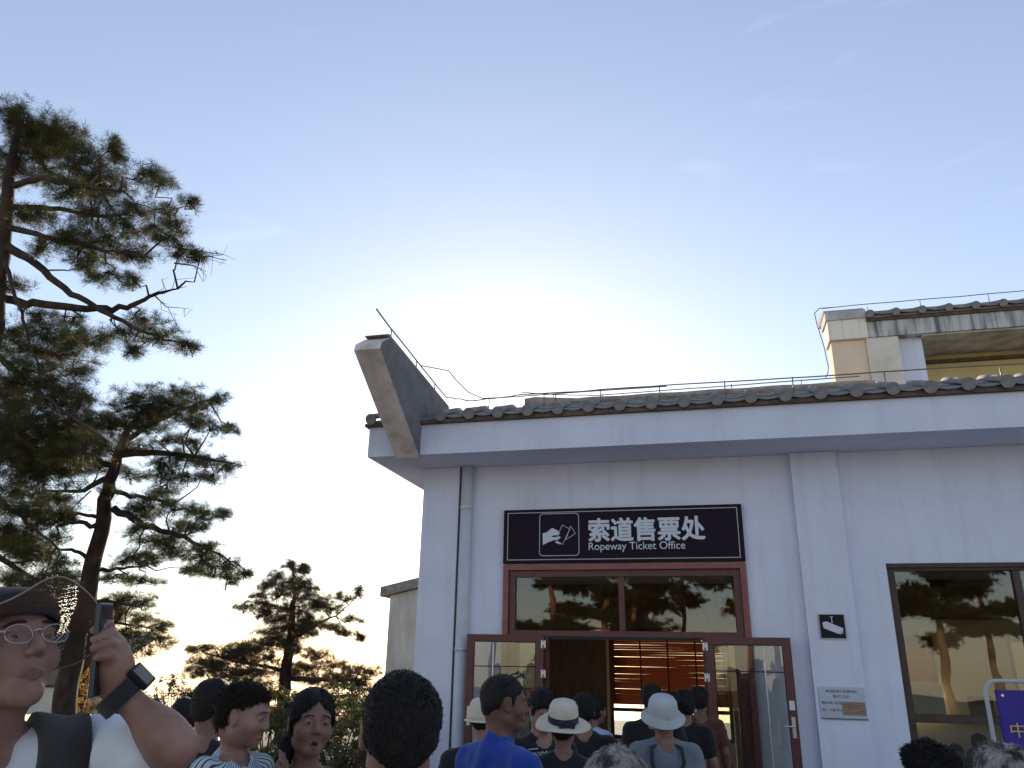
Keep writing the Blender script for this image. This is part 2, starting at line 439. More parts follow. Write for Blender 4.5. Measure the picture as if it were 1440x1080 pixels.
def text_mesh(name, body, size, m, parent, mat4, bold=0.0, ext=0.0015, width=None, height=None):
    """flat lettering: lower-left corner at the origin of mat4, letters in its XY plane"""
    c = bpy.data.curves.new(name, 'FONT'); c.body = body; c.size = size; c.offset = bold; c.extrude = ext
    o = bpy.data.objects.new(name, c); C.objects.link(o)
    dg = bpy.context.evaluated_depsgraph_get(); dg.update()
    me = bpy.data.meshes.new_from_object(o.evaluated_get(dg))
    bpy.data.objects.remove(o)
    n = len(me.vertices); co = np.empty(n * 3); me.vertices.foreach_get('co', co); co = co.reshape(-1, 3)
    if n:
        lo, hi = co.min(0), co.max(0)
        co[:, :2] -= lo[:2]
        if width: co[:, 0] *= width / (hi[0] - lo[0])
        if height: co[:, 1] *= height / (hi[1] - lo[1])
        me.vertices.foreach_set('co', co.ravel())
    me.materials.clear()
    o = link(name, me, m, parent)
    o.matrix_local = mat4
    return o

def bold_text(name, body, size, m, parent, x, y, z, width, height, t):
    o = text_mesh(name, body, size, m, parent, face_front(x, y, z), 0.0, width=width, height=height)
    bm = bmesh.new()
    for k, (dx, dz) in enumerate(((0, 0), (t, 0), (-t, 0), (0, t), (0, -t), (t * .7, t * .7), (-t * .7, -t * .7), (t * .7, -t * .7), (-t * .7, t * .7))):
        n0 = len(bm.verts); bm.from_mesh(o.data); bm.verts.ensure_lookup_table()
        for v in bm.verts[n0:]: v.co += Vector((dx, dz, 0.0003 * k))
    bm.to_mesh(o.data); bm.free(); return o

def face_front(x, y, z):       # letters on a wall that faces -Y
    return Matrix.Translation((x, y, z)) @ Matrix.Rotation(PI / 2, 4, 'X')

# ================================================================== SETTING
# a level shoulder of a mountain top that falls away on every side
g = MB(); rings = []
for R_, z_ in ((0.5, -.06), (12, -.06), (24, -.06), (31, -.08), (33, -.5), (38, -4), (60, -26), (140, -95), (600, -420)):
    rings.append([g.bm.verts.new((4 + R_ * math.cos(2 * PI * k / 96) * (1 + (.03 * math.sin(5 * k) if R_ > 31 else 0)), -14 + R_ * math.sin(2 * PI * k / 96), z_ + (random.uniform(-1, 1) * R_ * .02 if R_ > 33 else 0))) for k in range(96)])
for a, b in zip(rings, rings[1:]):
    for k in range(96): g.bm.faces.new((a[k], a[(k + 1) % 96], b[(k + 1) % 96], b[k]))
g.bm.faces.new(rings[0]); tag(g.build('ground', MT['soil'], smooth=True), kind='structure')
# paved forecourt: joint bed with stone slabs laid on it
pv = box('pavement', -9.0, 9.0, -16.0, -0.02, -0.06, -0.012, MT['joint']); tag(pv, kind='structure')
sb = MB()
for i in range(22):
    for j in range(20):
        x = -8.98 + i * 0.817; y = -15.95 + j * 0.796; dz = random.uniform(-0.002, 0.002)
        sb.box(x, x + 0.80, y, y + 0.78, -0.02, 0.0 + dz)
o = sb.build('paving_slab', MT['paving'], pv); o['kind'] = 'stuff'

# ================================================================== TICKET OFFICE
B = empty('ticket_office', (0, 0, 0))
tag(B, 'white single-storey ticket office with tiled eave and maroon doorway', 'building')
DOOR = (-2.66, 0.42, 0.0, 2.87); WIN = (2.05, 5.6, 0.55, 2.85)
holed_wall('front_wall', -3.85, 9.0, 0.0, 0.24, 0.0, 4.238, [DOOR, WIN], MT['plaster'], B)
box('pilaster', -3.87, -3.34, -0.06, -0.002, 0.0, 4.236, MT['plaster'], B, 0.004)
box('pilaster', 1.08, 1.63, -0.085, -0.002, 0.0, 4.236, MT['plaster'], B, 0.004)
box('side_wall', -3.85, -3.61, 0.242, 4.2, 0.0, 4.236, MT['plaster'], B)
box('side_wall', 8.76, 9.0, 0.242, 4.2, 0.0, 4.236, MT['plaster'], B)
RW = [(-1.83, 0.22, 0.44, 2.2), (2.35, 3.43, 1.0, 2.14), (4.5, 5.5, 1.0, 2.14), (5.9, 8.5, 0.9, 2.9)]  # last opening is out of view, added to let light into the room
holed_wall('rear_wall', -3.85, 9.0, 4.202, 4.42, 0.0, 4.236, RW, MT['inner_yellow'], B)
box('inner_partition', -3.6, -1.88, 4.14, 4.198, 0.02, 3.0, MT['inner_brown'], B)
box('inner_partition', -1.88, 1.0, 4.14, 4.198, 2.23, 3.0, MT['inner_brown'], B)
box('office_floor', -3.6, 8.75, 0.0, 4.2, -0.01, 0.02, MT['floor_tile'], B)
box('office_ceiling', -3.6, 8.75, 0.245, 4.2, 3.0, 3.08, MT['ceiling'], B)
box('added_dark_beam', 1.3, 8.75, 3.7, 4.19, 2.42, 2.998, MT['inner_brown'], B)  # made-up beam, darkens the view where the upper glass mirrors trees
box('inner_partition', 1.0, 1.12, 1.2, 4.19, 0.02, 2.998, MT['inner_brown'], B)
box('counter', 0.2, 0.98, 2.2, 2.8, 0.02, 1.05, MT['inner_brown'], B, 0.01)
# roof slab with overhang
box('eave_fascia', -4.42, 9.6, -0.82, 4.9, 4.24, 4.655, MT['plaster'], B, 0.004)
box('drip_edge', -4.47, 9.65, -0.875, 4.95, 4.657, 4.70, MT['drip'], B, 0.004)
box('roof_slab', -4.40, 9.6, -0.10, 4.9, 4.702, 4.99, MT['cement'], B)
# tiled eave: bed, pan tiles and round cover tiles with their end discs
SL = math.atan2(0.30, 0.80)
bed = MB(); bed.prism([(-0.87, 4.702), (-0.11, 4.702), (-0.11, 5.0), (-0.85, 4.735)], 'x', -4.42, 9.6)
bed.build('tile_bed', MT['cement'], B)
PITCHX = 0.398
def half_tube(r, y0, y1, disc=True, n=10, th=0.014):
    m = MB(); bm = m.bm
    ro = [[bm.verts.new((rr * math.cos(PI * k / n), y, rr * math.sin(PI * k / n))) for k in range(n + 1)] for rr in (r, r - th) for y in (y0, y1)]
    a, b_, c, d = ro
    for k in range(n):
        for q in ((a[k], a[k + 1], b_[k + 1], b_[k]), (c[k + 1], c[k], d[k], d[k + 1])):
            f = bm.faces.new(q); f.smooth = True
        bm.faces.new((a[k + 1], a[k], c[k], c[k + 1])); bm.faces.new((b_[k], b_[k + 1], d[k + 1], d[k]))
    bm.faces.new((a[0], b_[0], d[0], c[0])); bm.faces.new((a[n], c[n], d[n], b_[n]))
    if disc:
        vs = [bm.verts.new((r * 1.10 * math.cos(2 * PI * k / 20), y0 - 0.012, r * 1.10 * math.sin(2 * PI * k / 20))) for k in range(20)]
        vb = [bm.verts.new((v.co.x, y0 + 0.004, v.co.z)) for v in vs]
        bm.faces.new(vs)
        for k in range(20): bm.faces.new((vs[k], vs[(k + 1) % 20], vb[(k + 1) % 20], vb[k]))
    return m
cov = None
i = 0; x = -3.36
ct = half_tube(0.070, 0.0, 0.40).build('cover_tile', MT['tile'], B)
cb = half_tube(0.065, 0.36, 0.80, disc=False).build('cover_tile', MT['tile'], B)
pt = MB()
pts_ = [(u, -0.03 * math.sin(PI * (u + 0.2) / 0.4)) for u in np.linspace(-0.2, 0.2, 7)]
pt.prism([(u, v + 0.035) for u, v in pts_] + [(u, v + 0.02) for u, v in pts_[::-1]], 'y', -0.02, 0.40)
pt = pt.build('pan_tile', MT['tile'], B)
first = True
while x < 9.4:
    rot = (SL, 0, random.uniform(-0.012, 0.012))
    a, b2 = ((ct, cb) if first else (share(ct), share(cb)))
    z0 = 4.742 + random.uniform(-0.006, 0.006); y0 = -0.93 + random.uniform(-0.012, 0.012)
    a.location = (x, y0, z0); a.rotation_euler = rot; b2.location = (x, y0, z0); b2.rotation_euler = rot
    for lay in range(2):
        p = pt if (first and lay == 0) else share(pt); p.scale = (.86, 1, 1)
        p.location = (x + PITCHX / 2, y0 + 0.05 + lay * 0.355, z0 - 0.018 + lay * 0.148 + random.uniform(-.003, .003)); p.rotation_euler = (SL, random.uniform(-.02, .02), 0)
    first = False; x += PITCHX
# short return of tiles left of the horn
for x in (-4.36, -4.12):
    a = share(ct); a.location = (x, -0.93, 4.742); a.rotation_euler = (SL, 0, 0)
# rear strip of capping on the roof slab
ridge = MB()
ridge.tube([(x, -0.10, 5.02 + 0.004 * math.sin(x * 5)) for x in np.linspace(-3.5, 9.6, 40)], 0.045, 8); ridge.build('eave_capping', MT['tile'], B)

# forward-leaning horn wall at the left corner of the roof
hx0, hx1 = -4.0, -3.66
prof = [(-0.826, 4.20), (-2.33, 5.17), (-2.30, 5.26), (-2.06, 5.42), (0.30, 5.23), (0.30, 4.71), (-0.60, 4.71), (-0.826, 4.64)]
hm = MB(); hm.prism(prof, 'x', hx0, hx1)
o = hm.build('gable_horn', [MT['cement'], MT['fin_edge']], B)
for f in o.data.polygons:
    c = f.center
    if abs(f.normal.x) < 0.5 and (f.normal.y < -0.3 or f.normal.z < -0.3): f.material_index = 1
cp = MB(); cp.prism([(-2.12, 5.44), (-2.06, 5.475), (0.32, 5.285), (0.32, 5.24)], 'x', hx0 + 0.02, hx1 - 0.02)
cp.build('horn_coping', MT['tile'], B)
# beige tiled parapet standing on the roof
rp = MB(); rp.box(-2.30, 2.42, 1.0, 1.35, 4.992, 5.40); rp.build('parapet', MT['tile_beige'], B, 0.008)
rp = MB(); rp.tube([(x, 1.0, 5.475 + 0.006 * math.sin(x * 7)) for x in np.linspace(-2.62, 2.44, 30)], 0.052, 8); rp.build('parapet_ridge', MT['tile_beige'], B)
bl = box('parapet_tile', -0.13, 0.13, -0.03, 0.04, -0.05, 0.05, MT['tile_beige'], B, 0.008)
bl.location = (-2.2, 0.985, 5.36)
for k in range(1, 15):
    share(bl, loc=(-2.2 + k * 0.325, 0.985 + random.uniform(-.01, .01), 5.36 + random.uniform(-.006, .006)), rot=(0, random.uniform(-.03, .03), 0))
pe = MB(); pe.prism([(-2.66, 5.20), (-2.66, 5.56), (-2.50, 5.58), (-1.65, 5.50), (-1.6, 5.30)], 'y', 0.97, 1.30); pe.build('parapet_end', MT['tile_beige'], B, 0.01)

# lightning wires on stand-offs
def conductor(pts, posts, r=0.008, parent=B, down=0.10, name='lightning_conductor'):
    m = MB(); m.tube(pts, r, 5); o = m.build(name, MT['wire'], parent)
    for p in posts:
        k = MB(); k.tube([p, (p[0], p[1], p[2] - down)], 0.0075, 5); k.build('standoff', MT['wire'], o)
    return o
def wob(pts, n=5, a=0.008):
    out_ = []
    for p, q in zip(pts, pts[1:]):
        for k in range(n):
            t = k / n; out_.append(Vector(p).lerp(Vector(q), t) + Vector((0, 0, random.uniform(-a, a))))
    out_.append(Vector(pts[-1])); return out_
conductor(wob([(-3.68, -2.48, 5.62), (-3.68, -2.1, 5.57), (-3.68, -0.35, 5.42), (-3.66, 0.10, 5.36)], 4, 0.003), [(-3.68, -2.0, 5.56), (-3.68, -1.1, 5.485), (-3.68, -0.35, 5.42)], 0.010)
conductor(wob([(-3.66, 0.10, 5.36), (-3.2, -0.05, 5.22), (-2.5, -0.2, 5.21), (0, -0.25, 5.20), (3, -0.25, 5.19), (6, -0.25, 5.18), (9.4, -0.25, 5.18)], 8, 0.007),
          [(x, -0.2 if x < -2 else -0.25, 5.205) for x in (-2.9, -2.1, -1.3, -0.5, 0.35, 1.2, 2.3, 3.6, 4.9, 6.2)], 0.009, down=0.24)
conductor([(-3.68, -0.95, 5.47), (-3.5, -0.8, 5.47), (-3.35, -0.70, 5.46), (-3.28, -0.60, 5.36), (-3.12, -0.5, 5.20), (-2.95, -0.4, 5.13), (-2.6, -0.4, 5.12), (-1.5, -0.4, 5.13), (-0.4, -0.35, 5.15)], [(-1.9, -0.4, 5.125)], 0.008)
conductor(wob([(-3.0, 2.2, 6.10), (-2.2, 1.9, 5.90), (-1.6, 1.6, 5.75), (2.3, 1.2, 5.66)], 6, 0.006), [(-2.4, 2.0, 5.95), (-1.5, 1.5, 5.74), (0.5, 1.3, 5.70), (1.5, 1.25, 5.68)], 0.009, down=0.3)

# drainpipe
dp = MB(); dp.tube([(-3.215, -0.085, 4.236), (-3.215, -0.085, 0.1), (-3.215, -0.16, 0.04)], 0.080, 16); dpo = dp.build('drainpipe', MT['pipe'], B)
for z in (3.65, 1.80, 0.5):
    k = MB(); k.tube([(-3.215, -0.085, z - 0.02), (-3.215, -0.085, z + 0.02)], 0.088, 16); k.box(-3.24, -3.19, -0.01, 0.0 - 0.003, z - 0.02, z + 0.02); k.build('pipe_clamp', MT['pipe'], dpo)
box('dark_gap_strip', -3.337, -3.315, -0.02, -0.003, 0.0, 4.236, MT['drip'], B)  # dark strip painted in for the shaded gap beside the pilaster

# ------------------------------------------------------------------ doorway
def rect_frame(name, x0, x1, z0, z1, wd, y0, y1, m, parent, bottom=True, bevel=0.004, wt=None):
    wt = wt or wd
    f = MB()
    f.box(x0, x0 + wd, y0, y1, z0, z1); f.box(x1 - wd, x1, y0, y1, z0, z1)
    f.box(x0 + wd + 0.0005, x1 - wd - 0.0005, y0, y1, z1 - wt, z1)
    if bottom: f.box(x0 + wd + 0.0005, x1 - wd - 0.0005, y0, y1, z0, z0 + wt)
    return f.build(name, m, parent, bevel)
DF = rect_frame('door_frame', -2.68, 0.44, 0.0, 2.88, 0.075, -0.045, 0.10, MT['frame_light'], B, bottom=False)
rect_frame('moulding', -2.625, 0.385, 0.0, 2.825, 0.022, -0.062, -0.046, MT['frame_light'], DF, bottom=False, bevel=0.003)
rect_frame('inner_frame', -2.603, 0.363, 0.0, 2.803, 0.085, -0.010, 0.09, MT['frame'], DF, bottom=False)
box('transom_bar', -2.517, 0.277, -0.008, 0.088, 1.975, 2.045, MT['frame'], DF, 0.004)
box('mullion', -1.155, -1.085, -0.006, 0.086, 2.047, 2.716, MT['frame'], DF, 0.004)
box('glass_pane', -2.515, -1.157, 0.035, 0.041, 2.047, 2.716, MT['glass'], DF)
box('glass_pane', -1.083, 0.275, 0.035, 0.041, 2.047, 2.716, MT['glass'], DF)
for xa, xb in ((-2.515, -2.13), (-0.09, 0.275)):
    sd = rect_frame('sidelight', xa, xb, 0.03, 1.973, 0.05, -0.004, 0.08, MT['frame'], B)
    box('glass_pane', xa + 0.052, xb - 0.052, 0.035, 0.041, 0.085, 1.92, MT['glass'], sd)
box('door_post', -2.128, -2.07, -0.012, 0.09, 0.0, 1.973, MT['frame'], B, 0.004)
box('door_post', -0.15, -0.092, -0.012, 0.09, 0.0, 1.973, MT['frame'], B, 0.004)
def door_leaf(hinge_x, sgn, ang, label):
    W = 0.98; root = empty('door_leaf', (hinge_x, -0.075, 0.03), 0, B)
    root.rotation_euler = (0, 0, ang); root['label'] = label
    a, b_ = (0, W) if sgn > 0 else (-W, 0)
    rect_frame('leaf_frame', a, b_, 0.0, 1.955, 0.095, -0.045, 0.0, MT['frame'], root, wt=0.085)
    rect_frame('gasket', a + 0.094, b_ - 0.094, 0.084, 1.871, 0.010, -0.046, -0.036, MT['rubber'], root, bevel=0)
    box('glass_pane', a + 0.10, b_ - 0.10, -0.026, -0.020, 0.09, 1.865, MT['glass'], root)
    gx = (a + 0.34) if sgn < 0 else (b_ - 0.31)
    for x in ((gx,) if True else ()):
        box('glazing_bar', x - 0.007, x + 0.007, -0.034, -0.0265, 0.09, 1.865, MT['steel'], root)
    box('glazing_bar', a + 0.104, b_ - 0.104, -0.0335, -0.0262, 1.565, 1.577, MT['rubber'], root)
    box('glazing_bar', a + 0.104, b_ - 0.104, -0.0335, -0.0262, 0.40, 0.412, MT['rubber'], root)
    for z in (1.90, 1.55, 1.0, 0.3):
        h = MB(); h.tube([(0.0, -0.052, z), (0.0, -0.052, z - 0.11)], 0.012, 8); h.box(-0.03, 0.03, -0.048, -0.0455, z - 0.1, z - 0.01); h.build('hinge', MT['steel'], root)
    hx = b_ - 0.05 if sgn > 0 else a + 0.05
    h = MB(); h.tube([(hx, -0.047, 1.0), (hx, -0.10, 1.0), (hx - sgn * 0.11, -0.10, 1.0)], 0.011, 8); h.box(hx - 0.02, hx + 0.02, -0.052, -0.0458, 0.88, 1.10); h.build('handle', MT['steel'], root)
    if sgn > 0: box('paper_label', hx - 0.03, hx + 0.03, -0.0475, -0.0458, 1.17, 1.27, MT['paper'], root)
door_leaf(-2.12, -1, math.radians(9), 'left maroon glazed door leaf folded back against the wall')
door_leaf(-0.11, 1, math.radians(-7), 'right maroon glazed door leaf folded back against the wall')
box('door_hood_seal', -2.06, -0.16, -0.02, -0.012, 1.94, 1.972, MT['rubber'], B)

# ------------------------------------------------------------------ big window
WF = rect_frame('window_frame', 2.052, 5.598, 0.552, 2.848, 0.085, 0.03, 0.13, MT['frame_dark'], B)
box('window_mullion', 3.39, 3.47, 0.032, 0.128, 0.64, 2.76, MT['frame_dark'], WF, 0.003)
box('window_transom', 2.14, 3.388, 0.032, 0.128, 1.10, 1.19, MT['frame_dark'], WF, 0.003)
box('window_transom', 3.472, 5.51, 0.032, 0.128, 1.10, 1.19, MT['frame_dark'], WF, 0.003)
for a in ((2.139, 3.388, 1.192, 2.761), (3.472, 5.511, 1.192, 2.761), (2.139, 3.388, 0.639, 1.098), (3.472, 5.511, 0.639, 1.098)):
    box('glass_pane', a[0], a[1], 0.07, 0.077, a[2], a[3], MT['glass'], WF)
box('window_sill', 1.98, 5.68, -0.06, 0.028, 0.49, 0.549, MT['plaster'], B, 0.005)
box('head_strip', 2.055, 5.595, -0.004, 0.028, 2.80, 2.849, MT['frame_dark'], B)

# rear windows, the wide last one added for light, and wooden blinds
for k, (a, b_, c, d) in enumerate(RW):
    rf = rect_frame('rear_window', a, b_, c, d, 0.06, 4.21, 4.27, MT['frame_dark'], B)
    if k == 0: box('window_bar', a + 0.061, b_ - 0.061, 4.212, 4.268, 0.87, 0.93, MT['frame_dark'], rf)
def blind(x0, x1, z0, z1, n, label):
    r = empty('wooden_blind', ((x0 + x1) / 2, 4.12, 0), 0, B); r['label'] = label
    hw = (x1 - x0) / 2
    s0 = None
    for i in range(n):
        z = z0 + (z1 - z0) * i / (n - 1)
        if s0 is None:
            m = MB(); m.box(-hw, hw, -0.0235, 0.0235, -0.0015, 0.0015); s0 = m.build('slat', MT['slat'], r); s = s0
        else: s = share(s0)
        s.location = (0, 0, z); s.rotation_euler = (math.radians(55 + random.uniform(-3, 3)), random.uniform(-.003, .003), 0)
    for t in np.linspace(-0.92, 0.92, 5 if hw > 0.7 else 3):
        box('ladder_tape', t * hw - 0.012, t * hw + 0.012, -0.030, -0.026, z0, z1, MT['tape'], r)
    box('bottom_rail', -hw, hw, -0.022, 0.022, z0 - 0.03, z0 - 0.008, MT['slat'], r)
blind(-1.82, 0.21, 1.02, 2.22, 31, 'long orange wooden blind behind the doorway')
blind(2.36, 3.40, 1.47, 2.14, 20, 'short orange wooden blind seen through the big window')
b_ = box('bright_pane_panel', 2.60, 3.42, 4.02, 4.05, 0.99, 1.44, MT['board'], B)  # pale panel standing in for daylight in the lower part of the window
b_ = box('picture_board', 3.80, 4.15, 4.17, 4.198, 0.9, 1.27, MT['inner_brown'], B)

# ------------------------------------------------------------------ signs
S = empty('office_sign', (-1.125, -0.03, 3.245)); tag(S, 'long dark sign above the doorway reading 索道售票处 Ropeway Ticket Office', 'sign')
box('sign_panel', -1.555, 1.565, -0.035, 0.025, -0.355, 0.36, MT['sign'], S, 0.006)
def line_frame(name, x0, x1, z0, z1, t, y, m, parent, rad=0.0):
    f = MB(); pts = []
    n = 6 if rad else 1
    for (cx, cz, a0) in ((x1 - rad, z1 - rad, 0), (x0 + rad, z1 - rad, 90), (x0 + rad, z0 + rad, 180), (x1 - rad, z0 + rad, 270)):
        for k in range(n + 1 if rad else 1):
            a = math.radians(a0 + (90 * k / n if rad else 45)); pts.append((cx, cz, math.cos(a), math.sin(a)))
    if not rad: pts = [(x1, z1, 1, 1), (x0, z1, -1, 1), (x0, z0, -1, -1), (x1, z0, 1, -1)]
    o_ = [f.bm.verts.new((p[0] + rad * p[2], y, p[1] + rad * p[3])) for p in pts]
    i_ = [f.bm.verts.new((p[0] + (rad - t) * p[2] if rad else p[0] - t * p[2], y, p[1] + ((rad - t) * p[3] if rad else -t * p[3]))) for p in pts]
    for k in range(len(pts)):
        j = (k + 1) % len(pts); f.bm.faces.new((o_[k], o_[j], i_[j], i_[k]))
    r_ = bmesh.ops.extrude_face_region(f.bm, geom=list(f.bm.faces)); 
    for v in r_['geom']:
        if isinstance(v, bmesh.types.BMVert): v.co.y -= 0.003
    return f.build(name, m, parent)
line_frame('border_line', -1.50, 1.51, -0.315, 0.32, 0.011, -0.0365, MT['sign_dim'], S)
line_frame('icon_border', -1.06, -0.52, -0.265, 0.30, 0.011, -0.0365, MT['sign_dim'], S, 0.05)
bold_text('lettering', '索道售票处', 0.34, MT['sign_white'], S, -0.39, -0.0385, -0.082, 1.48, 0.295, 0.009)
text_mesh('lettering', 'Ropeway Ticket Office', 0.14, MT['sign_white'], S, face_front(-0.395, -0.0385, -0.225), 0.0, width=1.235, height=0.128)
def poly(name, pts, y, m, parent, th=0.004):
    f = MB(); f.prism(pts, 'y', y - th, y); return f.build(name, m, parent)
ic = lambda u, v: (-1.06 + u / 325 * 0.54, 0.30 - v / 340 * 0.565)     # icon square, 325 x 340 units
hand = [(28, 160), (60, 152), (105, 118), (150, 138), (172, 165), (150, 175), (110, 178), (100, 188), (120, 192), (165, 185), (178, 196), (150, 212), (120, 215), (80, 228), (30, 252)]
poly('icon_hand', [ic(*p) for p in hand][::-1], -0.0365, MT['sign_white'], S)
poly('icon_thumb', [ic(*p) for p in [(130, 220), (165, 232), (180, 248), (160, 246), (135, 236)]][::-1], -0.0365, MT['sign_white'], S)
def outline(name, pts, t, y, m, parent):
    f = MB()
    for a, b2 in zip(pts, pts[1:] + pts[:1]):
        f.tube([(a[0], y, a[1]), (b2[0], y, b2[1])], t, 4)
    return f.build(name, m, parent)
outline('icon_ticket', [ic(*p) for p in [(190, 95), (250, 130), (190, 250), (150, 225), (158, 160)]], 0.005, -0.039, MT['sign_white'], S)
outline('icon_ticket', [ic(*p) for p in [(255, 105), (295, 165), (215, 215), (240, 150)]], 0.005, -0.039, MT['sign_white'], S)

K = empty('camera_notice', (1.355, -0.088, 2.12)); tag(K, 'small square black sign with white surveillance camera symbol on the pilaster', 'sign')
box('panel', -0.145, 0.145, -0.010, 0.0, -0.14, 0.14, MT['black'], K, 0.003)
line_frame('rim', -0.145, 0.145, -0.14, 0.14, 0.008, -0.0115, MT['sign_dim'], K)
poly('camera_body_symbol', [(-0.105, 0.045), (-0.10, -0.02), (0.06, -0.085), (0.11, -0.055), (0.115, -0.02), (-0.06, 0.055)], -0.0115, MT['sign_white'], K)
poly('camera_lens_symbol', [(0.07, -0.095), (0.11, -0.075), (0.115, -0.05), (0.085, -0.062)], -0.0116, MT['sign_dim'], K)
poly('bracket_symbol', [(-0.006, 0.045), (-0.002, 0.10), (-0.02, 0.105), (-0.02, 0.11), (0.018, 0.11), (0.018, 0.105), (0.004, 0.10), (0.006, 0.035)], -0.0118, MT['sign_white'], K)

N = empty('notice_board', (1.37, -0.088, 1.29)); tag(N, 'pale grey notice board with lines of Chinese text and a brown photo', 'notice')
box('panel', -0.245, 0.245, -0.012, 0.0, -0.165, 0.165, MT['notice'], N, 0.002)
box('lower_edge', -0.245, 0.25, -0.016, 0.0, -0.178, -0.167, MT['cement'], N)
text_mesh('lettering', '索道售票处 购票须知', 0.03, MT['notice_ink'], N, face_front(-0.17, -0.0135, 0.105), 0, width=0.33, height=0.030)
text_mesh('lettering', '票价公示', 0.03, MT['notice_ink'], N, face_front(-0.10, -0.0135, 0.048), 0, width=0.18, height=0.034)
text_mesh('lettering', '票价表 往返', 0.03, MT['notice_ink'], N, face_front(-0.225, -0.0135, -0.02), 0, width=0.215, height=0.032)
text_mesh('lettering', '成人 儿童 老人', 0.03, MT['notice_red'], N, face_front(-0.225, -0.0135, -0.095), 0, width=0.215, height=0.032)
box('photo_print', -0.01, 0.235, -0.0155, -0.0125, -0.13, 0.01, MT['photo'], N)

# ================================================================== UPPER BUILDING
U = empty('upper_hall', (6.5, 8.0, 0)); tag(U, 'taller cream building with tiled eave rising behind the right of the roof', 'building')
U.location = (0, 0, 0)
box('wall', 4.62, 16.0, 7.3, 12.0, 0.0, 8.17, MT['yellow'], U)
box('end_wing', 2.82, 3.497, 6.10, 6.55, 0.0, 8.175, MT['tan'], U, 0.003)
box('corner_block', 3.50, 4.12, 6.03, 9.1, 0.0, 8.175, MT['plaster_cream'], U, 0.01)
box('pier', 4.122, 4.60, 6.20, 9.0, 0.0, 8.175, MT['plaster'], U, 0.003)
box('head_strip', 4.62, 16.0, 7.2, 7.29, 7.95, 8.02, MT['drip'], U)  # dark line between soffit and yellow wall, no window below it
box('soffit', 4.60, 15.9, 6.05, 7.29, 8.145, 8.178, MT['plaster_old'], U)
box('eave_slab', 3.56, 16.0, 6.0, 12.5, 8.18, 8.53, MT['stained'], U, 0.006)
box('end_fascia', 2.78, 3.555, 6.0, 6.62, 8.18, 8.62, MT['cream_stain'], U, 0.006)
box('end_capping', 2.75, 3.56, 5.97, 6.65, 8.622, 8.82, MT['plaster_old'], U, 0.01)
box('drip_edge', 3.562, 16.0, 5.96, 12.5, 8.532, 8.59, MT['drip'], U)
ub = MB(); ub.prism([(5.93, 8.592), (6.9, 8.592), (6.9, 9.02), (5.95, 8.66)], 'x', 3.55, 16.0); ub.build('tile_bed', MT['tile'], U)
x = 3.62
first = None
while x < 15.5:
    a = share(ct, parent=U); a.scale = (1.05, 1.3, 1.05); a.location = (x, 5.86, 8.66); a.rotation_euler = (SL, 0, random.uniform(-.02, .02))
    b2 = share(pt, parent=U); b2.scale = (1.0, 1.3, 1.3); b2.location = (x + 0.26, 5.90, 8.65); b2.rotation_euler = (SL, random.uniform(-.05, .05), 0)
    x += 0.50
rt = MB(); rt.tube([(3.5, 6.75, 9.02), (16, 6.75, 9.02)], 0.07, 8); rt.build('roof_ridge', MT['tile_beige'], U)
rt = MB(); rt.prism([(6.0, 8.825), (6.9, 8.825), (6.9, 9.0), (6.1, 8.9)], 'x', 2.74, 3.545); rt.build('gable_tile_edge', MT['tile_beige'], U)
conductor(wob([(2.75, 6.2, 9.02), (5, 6.2, 9.03), (8, 6.2, 9.04), (12, 6.2, 9.05)], 6, 0.01), [(3.7, 6.4, 9.05), (4.7, 6.2, 9.04), (6.0, 6.2, 9.03), (7.3, 6.2, 9.03)], 0.010, U, 0.2)
conductor([(3.0, 6.2, 9.02), (2.68, 6.1, 8.98), (2.56, 6.05, 8.85), (2.57, 6.0, 8.6), (2.64, 5.9, 8.0), (2.66, 5.8, 7.5), (2.60, 5.6, 7.3), (2.45, 5.0, 7.0)], [], 0.010, U)

# ================================================================== ANNEX AND FAR HOUSES
A = empty('annex', (0, 0, 0)); tag(A, 'pale end wall with sloping dark coping showing just left of the office', 'building')
am = MB(); am.prism([(-8.50, 0), (-4.3, 0), (-4.3, 4.20), (-8.50, 3.25)], 'y', 10.0, 14.0); am.build('wall', MT['plaster_old'], A)
am = MB(); am.prism([(-8.74, 3.21), (-4.2, 4.24), (-4.2, 4.50), (-8.74, 3.47)], 'y', 9.85, 14.1); am.build('roof_coping', MT['tile'], A, 0.01)

H = empty('village_house', (0, 0, 0)); tag(H, 'pale house with upturned eave behind the leaning pine trunk', 'building')
H.rotation_euler = (0, 0, YAW + 0.52); hp = V(110, 960, 22.0); H.location = (hp.x, hp.y, 0)
box('wall', -2.6, 0.45, 0, 4, 0, 1.89, MT['plaster_cream'], H)
box('corner_pier', 0.46, 0.95, -0.35, 2.5, 0, 1.85, MT['plaster_old'], H)
hm = MB(); hm.prism([(0.96, 1.42), (1.78, 2.05), (1.62, 2.14), (-2.9, 2.10), (-2.9, 1.895), (0.955, 1.895)], 'y', -0.9, 4.2); hm.build('roof', MT['plaster_old'], H)
for xx in (-2.0, -1.1, -0.25):
    wf = rect_frame('window', xx, xx + 0.6, 0.7, 1.6, 0.05, -0.05, -0.003, MT['frame_dark'], H); box('pane', xx + .05, xx + .55, -0.03, -0.02, .75, 1.55, MT['glass'], wf)
